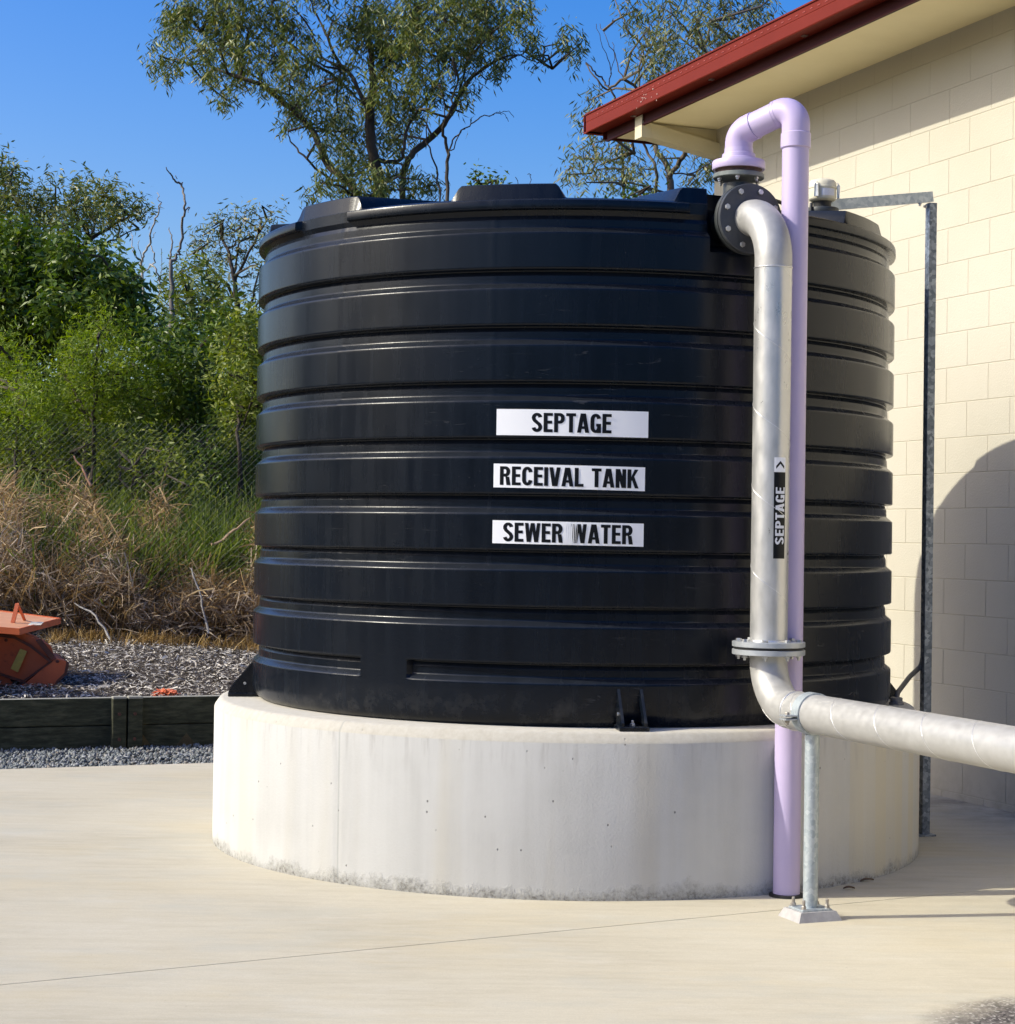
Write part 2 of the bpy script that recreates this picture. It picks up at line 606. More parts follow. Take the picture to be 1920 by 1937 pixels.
def m_timber():
    m = mat('treated_timber', (.06, .06, .04), .8, spec=.2)
    t = NT(m)
    g = t.noise(9, 7, .65, t.coord((.35, 2.2, 4.5), (0, 0, rad(-21.4))))
    b = t.noise(1.5, 4)
    c = t.ramp(g, [(.3, (.020, .022, .013)), (.5, (.048, .050, .030)), (.72, (.10, .098, .062))])
    c = t.mix(t.math('MULTIPLY', t.fr(b, .4, .7), .55), c, (.026, .030, .020))
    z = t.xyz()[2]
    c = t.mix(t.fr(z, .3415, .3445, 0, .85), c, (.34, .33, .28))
    t.col(c)
    t.bump(g, .5, .006)
    return m


TIMBER = m_timber()


def m_orange():
    m = mat('orange_machine_paint', (.42, .10, .03), .5)
    t = NT(m)
    n = t.noise(6, 7, .65)
    c = t.mix(t.fr(n, .3, .7), (.58, .135, .042), (.50, .108, .036))
    ru = t.math('MULTIPLY', t.fr(t.noise(14, 7, .7), .58, .7), .6)
    c = t.mix(ru, c, (.10, .03, .018))
    t.col(c)
    t.rough(t.fr(n, .3, .7, .45, .65))
    return m


ORANGE = m_orange()
RUST = m_noisy('rusty_steel', (.07, .026, .018), (.13, .045, .025), 18, .7)
YELLOW = m_noisy('faded_yellow_sticker', (.44, .36, .07), (.36, .30, .07), 40, .5)
ORANGEN = m_noisy('orange_netting', (.60, .14, .05), (.48, .10, .04), 20, .6)

BARK = m_noisy('gum_bark', (.038, .030, .023), (.095, .078, .062), 5, .85, 0, .5, 22, (1, 1, .3), spec=.2)
BARKP = m_noisy('pale_gum_bark', (.17, .14, .105), (.07, .055, .045), 4, .8, 0, .4, 22, (1, 1, .3), spec=.2)
BARKD = m_noisy('dead_wood', (.13, .115, .10), (.22, .20, .18), 7, .85, spec=.2)
BARKG = m_noisy('grey_dead_wood', (.27, .25, .23), (.38, .36, .33), 7, .85, spec=.2)
LEAF_GUM = m_leaf('gum_leaf', [(0.054, 0.075, 0.02), (0.09, 0.126, 0.026), (0.122, 0.161, 0.034), (0.17, 0.198, 0.048), (0.231, 0.205, 0.047)], .34, .17)
LEAF_GUM2 = m_leaf('grey_gum_leaf', [(0.071, 0.094, 0.032), (0.111, 0.147, 0.046), (0.143, 0.173, 0.059), (0.195, 0.213, 0.082), (0.22, 0.173, 0.067)], .38, .17)
LEAF_DARK = m_leaf('dark_shrub_leaf', [(0.032, 0.066, 0.01), (0.066, 0.115, 0.014), (0.102, 0.158, 0.02), (0.156, 0.205, 0.03)], .30, .2)
LEAF_LIME = m_leaf('wattle_leaf', [(0.094, 0.149, 0.013), (0.138, 0.204, 0.018), (0.182, 0.248, 0.024), (0.231, 0.275, 0.033)], .5, .34)
LEAF_OLIVE = m_leaf('olive_shrub_leaf', [(0.081, 0.118, 0.015), (0.128, 0.173, 0.024), (0.181, 0.218, 0.034), (0.236, 0.255, 0.045)], .42, .28)
LEAF_UNDER = m_leaf('understory_leaf', [(0.023, 0.044, 0.009), (0.046, 0.081, 0.014), (0.074, 0.115, 0.02), (0.11, 0.139, 0.029)], .45, .2)
GRASS_DRY = m_leaf('dry_grass_blade', [(0.114, 0.063, 0.029), (0.262, 0.167, 0.074), (0.388, 0.259, 0.118), (0.524, 0.391, 0.213), (0.194, 0.109, 0.047)], .6, .2)
GRASS_GREY = m_leaf('bleached_grass_blade', [(0.184, 0.129, 0.084), (0.368, 0.286, 0.2), (0.552, 0.459, 0.347), (0.23, 0.157, 0.095)], .6, .15)
GRASS_STRAW = m_leaf('straw_grass_blade', [(.14, .085, .030), (.26, .17, .065), (.36, .25, .10), (.22, .13, .05)], .6, .2)
GRASS_GREEN = m_leaf('green_grass_blade', [(0.05, 0.079, 0.016), (0.089, 0.132, 0.025), (0.133, 0.179, 0.036), (0.199, 0.211, 0.057)], .45, .32)
CHIPS = m_leaf('mulch_chip', [(0.07, 0.055, 0.04), (0.19, 0.162, 0.129), (0.34, 0.304, 0.253), (0.5, 0.461, 0.396), (0.66, 0.617, 0.534)], .6, .0)


def m_soil():
    m = mat('bed_soil', (.05, .038, .028), .9, spec=.15)
    t = NT(m)
    n = t.noise(18, 7, .7)
    t.col(t.ramp(n, [(.3, (.025, .02, .016)), (.5, (.055, .044, .036)), (.7, (.12, .10, .085))]))
    t.bump(n, .8, .03)
    return m


SOIL = m_soil()


def m_terrain():
    m = mat('bush_ground', (.10, .08, .04), .95, spec=.1)
    t = NT(m)
    n = t.noise(1.7, 8, .7)
    t.col(t.ramp(n, [(.3, (.035, .030, .016)), (.5, (.085, .065, .035)), (.7, (.14, .11, .055))]))
    t.bump(t.noise(9, 6, .7), .8, .05)
    return m


TERRAIN = m_terrain()
STONE = m_leaf('gravel_stone', [(.06, .068, .072), (.12, .135, .14), (.20, .215, .22), (.30, .31, .31), (.16, .14, .12)], .65, .0)

# ------------------------------------------------------------------ setting: ground
WD = Vector((-.365, .931, 0)).normalized()       # along the building's long wall, away from the camera
WN = Vector((-.931, -.365, 0)).normalized()      # out of that wall, towards the tank
WP = Vector((2.792, 10.457, 0))
BED = Vector((.93, .367, 0)).normalized()        # along the timber edging
BEDN = Vector((-.367, .93, 0)).normalized()      # into the bed
EDGE = Vector((-2.75, 12.85, 0))                 # on the front face of the timber edging
SLABE = Vector((-3.093, 11.707, 0))              # on the slab's far edge


def ter_z(x, y):
    w = (x - EDGE.x) * BEDN.x + (y - EDGE.y) * BEDN.y
    fy = y - .10 * x - 17.3
    if w < .06:
        return -.07
    z = .325 + .045 * max(0, w - .3)
    z = min(z, .55)
    if fy > 0:
        z += min(fy, 3.2) * .24
        if fy > 3.2:
            z += min(fy - 3.2, 60) * .02
    z += .025 * math.sin(x * 2.1 + y * 1.3) * min(1, max(0, w - .4))
    return z


# near sheet (fine) and a far ring share one mesh
xs = list(np.concatenate([np.linspace(-1500, -60, 9), np.linspace(-45, -8, 20), np.linspace(-7, 6, 90), np.linspace(7, 45, 20), np.linspace(60, 1500, 9)]))
ys = list(np.concatenate([np.linspace(-600, -20, 8), np.linspace(-12, 10, 12), np.linspace(11, 24, 110), np.linspace(25, 60, 20), np.linspace(75, 2000, 12)]))
mb = MB()
vs = [(x, y, ter_z(x, y)) for y in ys for x in xs]
nx = len(xs)
fs = [(j * nx + i, j * nx + i + 1, (j + 1) * nx + i + 1, (j + 1) * nx + i) for j in range(len(ys) - 1) for i in range(nx - 1)]
tag(mesh_obj('ground', vs, fs, TERRAIN, None, 60), kind='structure')

# yard slab: two pours with a sawn joint between them
J0, J3 = Vector((-1.617, 6.168, 0)), Vector((1.864, 8.004, 0))
jd = (J3 - J0).normalized()
jn = Vector((-jd.y, jd.x, 0))


def clip_poly(poly, p, n):
    out = []
    for i in range(len(poly)):
        a, b = poly[i], poly[(i + 1) % len(poly)]
        da, db = (a - p).dot(n), (b - p).dot(n)
        if da >= 0:
            out.append(a)
        if da * db < 0:
            out.append(a + (b - a) * (da / (da - db)))
    return out


full = [Vector((-16, -6, 0)), Vector((14, -6, 0)), Vector((14, 30, 0)), Vector((-16, 30, 0))]
full = clip_poly(full, SLABE, -BEDN)
for piece, (p, n) in enumerate(((J0 + jn * .0030, jn), (J0 - jn * .0030, -jn))):
    poly = clip_poly(full, p, n)
    mb = MB()
    k = len(poly)
    c = sum(poly, Vector()) / k
    top = [(q.x, q.y, 0) for q in poly]
    inn = [(q.x + (c.x - q.x) * 0, q.y, -.16) for q in poly]
    mb.add(top + inn, [tuple(range(k))] + [(i, (i + 1) % k, k + (i + 1) % k, k + i) for i in range(k)])
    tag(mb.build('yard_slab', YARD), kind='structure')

mb = MB()
a, b = J0 - jd * 25, J3 + jd * 25
q = [a - jn * .02, b - jn * .02, b + jn * .02, a + jn * .02]
mb.add([(p.x, p.y, -.012) for p in q], [(0, 1, 2, 3)])
tag(mb.build('slab_joint', mat('joint_dirt', (.09, .08, .07), .9)), kind='structure')

# gravel strip between slab and timber edging
g0 = SLABE - BED * 3.0
mb = MB()
L = 9.0
cors = [g0, g0 + BED * L, g0 + BED * L + BEDN * 1.15, g0 + BEDN * 1.15]
mb.add([(p.x, p.y, -.035) for p in cors], [(0, 1, 2, 3)])
tag(mb.build('gravel_bed', mat('gravel_fines', (.09, .095, .10), .9)), kind='structure')


def stones(n, pts, smin, smax, z):
    base = np.array([(1, 0, 0), (0, 1, 0), (-1, 0, 0), (0, -1, 0), (0, 0, 1), (0, 0, -1)], float)
    V = np.zeros((n, 6, 3))
    s = RNG.uniform(smin, smax, (n, 1, 1))
    sq = RNG.uniform(.55, 1.2, (n, 1, 3))
    jit = base[None] * RNG.uniform(.7, 1.25, (n, 6, 1)) * sq
    jit += RNG.normal(0, .16, (n, 6, 3))
    a = RNG.uniform(0, 2 * np.pi, n)
    b = RNG.uniform(-.9, .9, n)
    ca, sa, cb, sb = np.cos(a), np.sin(a), np.cos(b), np.sin(b)
    x = jit[..., 0] * cb[:, None] + jit[..., 2] * sb[:, None]
    zz = -jit[..., 0] * sb[:, None] + jit[..., 2] * cb[:, None]
    y = jit[..., 1]
    V[..., 0] = x * ca[:, None] - y * sa[:, None]
    V[..., 1] = x * sa[:, None] + y * ca[:, None]
    V[..., 2] = zz
    V = V * s + pts[:, None, :]
    return V.reshape(-1, 3)


OCT = [(0, 1, 4), (1, 2, 4), (2, 3, 4), (3, 0, 4), (1, 0, 5), (2, 1, 5), (3, 2, 5), (0, 3, 5)]
n = 17000
t_ = RNG.uniform(1.2, 5.6, n)
w_ = RNG.uniform(.005, 1.08, n)
gp = np.stack([g0.x + BED.x * t_ + BEDN.x * w_, g0.y + BED.y * t_ + BEDN.y * w_, RNG.uniform(-.03, .0, n)], 1)
gp[:, 2] += .015 * np.clip(w_ - .1, 0, 1)
gv = bulk('gravel', stones(n, gp, .005, .021, 0), 6, STONE, None, OCT)
tag(gv, kind='stuff')

# mulch bed: loose chips over dark soil
n = 38000
cx_ = RNG.uniform(-5.2, .6, n)
cy_ = RNG.uniform(12.4, 17.9, n)
keep = ((cx_ - EDGE.x) * BEDN.x + (cy_ - EDGE.y) * BEDN.y) > .10
cx_, cy_ = cx_[keep], cy_[keep]
n = len(cx_)
ctr = np.stack([cx_, cy_, np.array([ter_z(a, b) for a, b in zip(cx_, cy_)]) + RNG.uniform(.004, .035, n)], 1)
a = RNG.uniform(0, 2 * np.pi, n)
ln = RNG.uniform(.015, .075, n) * RNG.uniform(.5, 1.2, n)
wd = RNG.uniform(.004, .012, n)
d = np.stack([np.cos(a), np.sin(a), RNG.normal(0, .28, n)], 1)
p = np.stack([-np.sin(a), np.cos(a), RNG.normal(0, .45, n)], 1)
th = np.array([0, 0, 1.0])
V = np.zeros((n, 6, 3))
for k, (u, v, h) in enumerate(((-1, -1, 0), (1, -.7, 0), (1, .7, 0), (-1, 1, 0), (-.1, -.9, .35), (.1, .9, .35))):
    V[:, k] = ctr + d * (ln * u / 2)[:, None] + p * (wd * v / 2)[:, None] + th * (h * wd)[:, None]
ch = bulk('mulch', V.reshape(-1, 3), 6, CHIPS, None, [(0, 4, 5, 3), (4, 1, 2, 5)])
tag(ch, kind='stuff')
mb = MB()
gx = np.linspace(-6, 1.0, 60)
gy = np.linspace(-.0, 5.2, 50)
vs = []
for w in gy:
    for tt in gx:
        q = EDGE + BED * (tt + 2.0) + BEDN * (w + .07)
        vs.append((q.x, q.y, ter_z(q.x, q.y) + .006 if w > .02 else .33))
fs = [(j * 60 + i, j * 60 + i + 1, (j + 1) * 60 + i + 1, (j + 1) * 60 + i) for j in range(49) for i in range(59)]
tag(mesh_obj('mulch_bed', vs, fs, SOIL, None, 60), kind='structure')

# ------------------------------------------------------------------ building
BZ0, BZS = .039, .2042      # first bed joint, course height
BS0, BSS = .264, .4065      # a perpend, block length
S_CORNER, S_END = 3.62, -7.5
WALL_TOP = 4.50
BD = 6.0                    # building depth
bld = thing('block_building', WP + WD * S_CORNER, 'cream painted concrete block building with red eaves beside the black tank', 'building')


def wall_blocks(o, ex, out, smin, smax, off, ztop):
    """coursed blocks with tooled joints; ex along the wall, out = outward"""
    mb = MB()
    jw, jd_ = .0046, .0022

    def P(s, z, h):
        q = o + ex * s + out * h
        return (q.x, q.y, z)
    row = 0
    z = BZ0 - BZS
    while z < ztop:
        z0, z1 = max(z, -.05), min(z + BZS, ztop)
        k = math.floor(((z + BZS / 2) - BZ0) / BZS)
        sh = off + (0 if k % 2 else BSS / 2)
        s = sh + math.floor((smin - sh) / BSS) * BSS
        while s < smax:
            s0, s1 = max(s, smin), min(s + BSS, smax)
            if s1 - s0 > .02:
                a0 = s0 if s0 == smin else s0 + jw / 2
                a1 = s1 if s1 == smax else s1 - jw / 2
                b0, b1 = z0 + jw / 2, z1 - jw / 2
                e = .0018
                vs = [P(s0, z0, -jd_), P(s1, z0, -jd_), P(s1, z1, -jd_), P(s0, z1, -jd_),
                      P(a0 , b0, -jd_), P(a1, b0, -jd_), P(a1, b1, -jd_), P(a0, b1, -jd_),
                      P(a0 + e, b0 + e, 0), P(a1 - e, b0 + e, 0), P(a1 - e, b1 - e, 0), P(a0 + e, b1 - e, 0)]
                fs = [(8, 9, 10, 11)]
                for i in range(4):
                    j = (i + 1) % 4
                    fs.append((i, j, 4 + j, 4 + i))
                    fs.append((4 + i, 4 + j, 8 + j, 8 + i))
                mb.add(vs, fs)
            s += BSS
        z += BZS
    return mb


w1 = wall_blocks(WP, WD, WN, S_END, S_CORNER, BS0, WALL_TOP)


def joint_slot(ob):
    ob.data.materials.append(MORTAR)
    me = ob.data
    for p in me.polygons:
        k = p.index % 9
        if k and k % 2 == 1:
            p.material_index = 1


joint_slot(w1.build('wall', BLOCK, bld))
CORN = WP + WD * S_CORNER
w2 = wall_blocks(CORN, -WN, WD, 0.0, BD, .2, WALL_TOP)
joint_slot(w2.build('wall', BLOCK, bld))
mb = MB()
far = CORN - WN * BD
e0 = WP + WD * S_END
mb.add([(far.x, far.y, -.05), (far.x - WD.x * (S_CORNER - S_END), far.y - WD.y * (S_CORNER - S_END), -.05),
        (far.x - WD.x * (S_CORNER - S_END), far.y - WD.y * (S_CORNER - S_END), WALL_TOP), (far.x, far.y, WALL_TOP)], [(0, 1, 2, 3)])
fe = far - WD * (S_CORNER - S_END)
mb.add([(e0.x, e0.y, -.05), (fe.x, fe.y, -.05), (fe.x, fe.y, WALL_TOP), (e0.x, e0.y, WALL_TOP)], [(0, 1, 2, 3)])
mb.build('wall', BLOCK, bld)

OV = .60                     # wall face to fascia
GW = .125                    # gutter width
ZS = 4.455                   # soffit
ext = OV - .05
# soffit runs round the corner
c_out = CORN + WD * ext + WN * OV
mb = MB()


def soff(pts, z0, z1):
    k = len(pts)
    mb.add([(p.x, p.y, z0) for p in pts] + [(p.x, p.y, z1) for p in pts],
           [tuple(range(k)), tuple(range(2 * k - 1, k - 1, -1))] + [(i, (i + 1) % k, k + (i + 1) % k, k + i) for i in range(k)])


soff([WP + WD * S_END + WN * -.05, WP + WD * S_END + WN * OV, c_out, CORN + WD * ext - WN * BD, CORN - WN * BD - WD * .05, CORN - WD * .05 - WN * .05], ZS, ZS + .03)
mb.build('soffit', CREAM, bld)
# fascia: a board with a small return lip, both sides of the corner
for (o, ex, out, s0, s1) in ((WP, WD, WN, S_END, S_CORNER + ext), (CORN, -WN, WD, -OV - .02, BD)):
    mb = MB()
    oo = o + out * OV
    lp = .035 if o is WP else .007
    prof = [(0, ZS - lp), (.022, ZS - lp), (.022, ZS - lp * .6), (.010, ZS - lp * .6), (.010, ZS + .20), (0, ZS + .20)]
    a, b = oo + ex * s0, oo + ex * s1
    k = len(prof)
    mb.add([a + out * h + Vector((0, 0, z)) for h, z in prof] + [b + out * h + Vector((0, 0, z)) for h, z in prof],
           [tuple(range(k)), tuple(range(2 * k - 1, k - 1, -1))] + [(i, (i + 1) % k, k + (i + 1) % k, k + i) for i in range(k)])
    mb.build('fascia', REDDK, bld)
    # quad gutter hung on the fascia
    mb = MB()
    zg0, zg1 = ZS + .045, ZS + .185
    pr = [(.012, zg0 + .012), (.012, zg0), (GW, zg0), (GW + .004, zg0 + .006), (GW + .006, zg0 + .072), (GW + .0035, zg0 + .076),
          (GW + .006, zg0 + .080), (GW + .008, zg1 - .012), (GW + .016, zg1 - .010), (GW + .016, zg1), (GW - .004, zg1),
          (GW - .004, zg0 + .012)]
    a, b = oo + ex * (s0 if o is WP else s0 - GW + .02), oo + ex * (s1 + (GW if o is WP else 0))
    k = len(pr)
    mb.add([a + out * h + Vector((0, 0, z)) for h, z in pr] + [b + out * h + Vector((0, 0, z)) for h, z in pr],
           [tuple(range(k)), tuple(range(2 * k - 1, k - 1, -1))] + [(i, (i + 1) % k, k + (i + 1) % k, k + i) for i in range(k)])
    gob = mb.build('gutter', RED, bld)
    if o is WP:
        slotm = mat('slot_lip_red', (.34, .06, .045), .5)
        s = s1 - .10
        while s > -1.0:
            sl = MB()
            c = oo + ex * s + out * (GW + .0075) + Vector((0, 0, zg0 + .100 + random.uniform(-.002, .002)))
            sl.box(c, (.030, .004, .004), (ex, out))
            s -= .085
            sl.build('overflow_slot', slotm, gob)
        # bird droppings on the gutter face
        dp = MB()
        for k in range(16):
            c = oo + ex * (s1 - .90 + random.gauss(0, .10)) + out * (GW + .010) + Vector((0, 0, zg0 + .045 + random.gauss(0, .022)))
            dp.lathe([(random.uniform(.002, .006), 0), (.001, .002)], c, out, 7)
        tag(dp.build('dropping', mat('bird_dropping', (.5, .38, .34), .8), gob), 'pale bird droppings on the red gutter', kind='stuff')
        s = s1 - .55
        while s > -1:
            hg = MB()
            c = oo + ex * s + out * .055 + Vector((0, 0, zg0 - .004))
            hg.box(c, (.035, .03, .006), (ex, out))
            s -= 1.2
            hg.build('gutter_bracket', CLIP, gob)
# cream outrigger from the wall corner out to the fascia
mb = MB()
bt, bb = ZS - .002, ZS - .115
b0 = CORN - WN * .02 - WD * .055
b1 = CORN + WN * (OV + .085) - WD * .055
d = (b1 - b0).normalized()
# sloping lower member, infill above it, and the squared end block under the gutter
poly = [(0, ZS - .215), (OV - .03, ZS - .118), (OV - .03, ZS - .012), (0, ZS - .112)]
mb.prism(poly, d, Vector((0, 0, 1)), WD, b0 - WD * .02, .11)
poly = [(.0, ZS - .125), (OV - .035, ZS - .03), (OV - .035, ZS - .002), (0, ZS - .002)]
mb.prism(poly, d, Vector((0, 0, 1)), WD, b0 + WD * .03, .05)
hb = [(OV - .028, ZS - .118), (OV + .045, ZS - .118), (OV + .045, ZS + .040), (OV + .036, ZS + .040), (OV + .036, ZS - .002), (OV - .028, ZS - .002)]
mb.prism(hb, d, Vector((0, 0, 1)), WD, b0 - WD * .022, .114)
mb.build('outrigger', BEAM, bld)
# hipped roof
mb = MB()
zr0, zr1 = ZS + .19, ZS + 1.5
A = WP + WD * S_END + WN * (OV + .08)
B = c_out + WD * .08 + WN * .08
C_ = CORN - WN * (BD + OV) + WD * (ext + .08)
D_ = WP + WD * S_END - WN * (BD + OV)
mid = BD / 2
R1 = CORN - WN * mid - WD * (mid - .3)
R0 = WP + WD * S_END - WN * mid
mb.add([(A.x, A.y, zr0), (B.x, B.y, zr0), (C_.x, C_.y, zr0), (D_.x, D_.y, zr0), (R1.x, R1.y, zr1), (R0.x, R0.y, zr1)],
       [(0, 1, 4, 5), (1, 2, 4), (2, 3, 5, 4), (0, 5, 3)])
mb.build('roof', ROOFM, bld)

# ------------------------------------------------------------------ plinth
PC = Vector((.30, 9.45, 0))
PR, PH = 1.72, .682
pl = MB()
prof = [(PR, -.01), (PR, .2), (PR, PH - .046), (PR - .001, PH - .043), (PR - .004, PH - .036), (PR - .022, PH - .010), (PR - .030, PH - .003), (PR - .045, PH), (PR - .5, PH)]
nn = 720
vs, fs = [], []
for (r, z) in prof:
    for k in range(nn):
        th = 360 * k / nn - 180
        rr = r
        if abs(th + 35.4) < .3 and z < PH - .04:
            rr -= .0022
        if z < .5 and 44 < th < 58:
            rr += .004
        a = rad(th)
        vs.append((PC.x + math.sin(a) * rr, PC.y - math.cos(a) * rr, z))
for i in range(len(prof) - 1):
    for k in range(nn):
        k2 = (k + 1) % nn
        fs.append((i * nn + k, i * nn + k2, (i + 1) * nn + k2, (i + 1) * nn + k))
fs.append(tuple((len(prof) - 1) * nn + k for k in range(nn)))
plo = thing('plinth', PC, 'round pale concrete plinth carrying the black tank', 'plinth')
mesh_obj('plinth_drum', vs, fs, PLINTH, plo, 35)

# ------------------------------------------------------------------ tank
TC = Vector((.32, 9.45, 0))
TR, TG, TZ = 1.56, 1.532, PH
tank = thing('water_tank', TC + Vector((0, 0, TZ)), 'black ribbed plastic septage tank standing on the round concrete plinth', 'tank')
ledge = [.886 + .2348 * k for k in range(9)]
rows = [(TZ + .0, 'b', 1.515), (TZ + .012, 'b', 1.535), (TZ + .03, 'b', 1.550), (TZ + .055, 'b', 1.558), (TZ + .08, 'o', TR)]
for k, Lz in enumerate(ledge):
    g = 'g%d' % k
    rows += [(Lz - .031, 'o', TR), (Lz - .026, 'o', TR), (Lz - .0235, g, TR - .0006), (Lz - .021, g, TR - .0020), (Lz - .0185, g, TR - .0044),
             (Lz - .0035, g, TG + .0050), (Lz - .001, g, TG + .0024), (Lz + .0015, g, TG + .0008), (Lz + .004, g, TG), (Lz + .009, g, TG),
             (Lz + .034, g, TG - .001), (Lz + .038, g, TG - .003), (Lz + .052, g, TG - .009), (Lz + .0562, g, TG - .008)]
    if k < 8:
        rows += [(Lz + .0585, g, TR - .006), (Lz + .060, g, TR - .003), (Lz + .0625, g, TR - .0008), (Lz + .065, 'o', TR), (Lz + .070, 'o', TR), (Lz + .10, 'o', TR), (Lz + .15, 'o', TR)]
RIM = 2.884
rows += [(2.838, 'r', TG + .003), (2.8395, 'r', TR - .003), (2.842, 'r', TR + .001), (2.845, 'r', TR + .002), (RIM - .012, 'r', TR + .001), (RIM - .007, 'r', TR - .001), (RIM - .003, 'r', TR - .006), (RIM, 'r', TR - .016)]
RC = [23 + 36 * k for k in range(-5, 5)]              # roof ridges
NOTCH = [23 + 72 * k for k in range(-2, 3)]           # ridges whose face runs down through the rim rib
PANEL = [-32.8, 147.2]


def adist(a, b):
    return abs((a - b + 180) % 360 - 180)


def rowr(th, z, kind, r):
    if kind == 'g0' and any(adist(th, c) < 4.7 for c in PANEL):
        return TR
    if kind == 'r' and any(adist(th, c) < 6.9 for c in NOTCH):
        r = TG
    if adist(th, -14.75) < .26 or adist(th, -43.5) < .26:     # mould parting lines
        r += .0014
    if adist(th, 25.5) < 6.2 and z > 2.70:
        r = min(r, 1.41)
    return r


def ridge(th):
    d = min(adist(th, c) for c in RC)
    return max(0.0, min(1.0, (9.3 - d) / 1.3))


nn = 720
vs, fs = [], []
ths = [360 * k / nn - 180 + .25 for k in range(nn)]
for (z, kind, r) in rows:
    for th in ths:
        rr = rowr(th, z, kind, r)
        a = rad(th)
        vs.append((TC.x + math.sin(a) * rr, TC.y - math.cos(a) * rr, z))
roofrows = [(1.528, 0, 2.886), (1.522, 1, 2.888), (1.516, 1, 2.892), (1.3, 1, 2.912), (1.0, 1, 2.942), (.7, 1, 2.965), (.5, 1, 2.985), (.46, 0, 2.99), (.2, 0, 3.0)]
for (r, rg, z) in roofrows:
    for th in ths:
        a = rad(th)
        rr = r
        if r > 1.42 and any(adist(th, c) < 6.9 for c in NOTCH) and r > 1.5:
            rr = min(TG - .002, r + .008)
        if adist(th, 25.5) < 6.2:
            rr = min(rr, 1.405)
        rj = rr if rg == 0 else rr - .010 * ridge(th) * (r > 1.5)
        vs.append((TC.x + math.sin(a) * rj, TC.y - math.cos(a) * rj, z + rg * .062 * ridge(th)))
nr = len(rows) + len(roofrows)
for i in range(nr - 1):
    for k in range(nn):
        k2 = (k + 1) % nn
        fs.append((i * nn + k, i * nn + k2, (i + 1) * nn + k2, (i + 1) * nn + k))
fs.append(tuple((nr - 1) * nn + k for k in range(nn)))
fs.append(tuple(range(nn - 1, -1, -1)))
shell = mesh_obj('tank_shell', vs, fs, TANK, tank, 24)


def tdir(th):
    return Vector((math.sin(rad(th)), -math.cos(rad(th)), 0))


# hold-down brackets
for th in (7.3, -82.7, 97.3, 187.3):
    o = tdir(th)
    tn = Vector((math.cos(rad(th)), math.sin(rad(th)), 0))
    mb = MB()
    base = TC + o * 1.505
    mb.box(base + o * .085 + Vector((0, 0, TZ + .010)), (.125, .17, .018), (tn, o), .003)
    for sgn in (-1, 1):
        mb.prism([(.0, TZ + .016), (.165, TZ + .016), (.165, TZ + .034), (.055, TZ + .165), (.0, TZ + .175)], o, Vector((0, 0, 1)), tn, base + tn * (sgn * .048 - .006), .012)
    br = mb.build('hold_down_bracket', TANK, tank)
    MB().hexbolt(base + o * .12 + Vector((0, 0, TZ + .019)), (0, 0, 1), .012, .011, .012).build('bolt', BOLT, br)
    for sgn in (-1, 1):
        MB().lathe([(.008, 0), (.007, .004)], base + o * .09 + tn * (sgn * .0545) + Vector((0, 0, TZ + .065)), tn * sgn, 10).build('rivet', BOLT, br)

# ---- lettering drawn as condensed strokes: list of quads/strips in a unit-height cell


def para(x0, y0, x1, y1, w):
    return [[(x0 - w / 2, y0), (x0 + w / 2, y0), (x1 + w / 2, y1), (x1 - w / 2, y1)]]


def hbar(x0, x1, y0, y1):
    return [[(x0, y0), (x1, y0), (x1, y1), (x0, y1)]]


def strip(pts, t, tv=None):
    """thick polyline as quads; t horizontal-ish weight, tv weight of level runs"""
    tv = tv or t
    out, P = [], [Vector((a, b)) for a, b in pts]
    L, R = [], []
    for i, p in enumerate(P):
        d = (P[min(i + 1, len(P) - 1)] - P[max(i - 1, 0)]).normalized()
        w = t * abs(d.y) + tv * abs(d.x)
        w = math.sqrt((t * d.y) ** 2 + (tv * d.x) ** 2)
        nrm = Vector((-d.y, d.x)) * (w / 2)
        L.append(p + nrm)
        R.append(p - nrm)
    for i in range(len(P) - 1):
        out.append([tuple(R[i]), tuple(R[i + 1]), tuple(L[i + 1]), tuple(L[i])])
    return out


def arc(cx, cy, rx, ry, a0, a1, n=10):
    return [(cx + rx * math.cos(rad(a0 + (a1 - a0) * k / n)), cy + ry * math.sin(rad(a0 + (a1 - a0) * k / n))) for k in range(n + 1)]


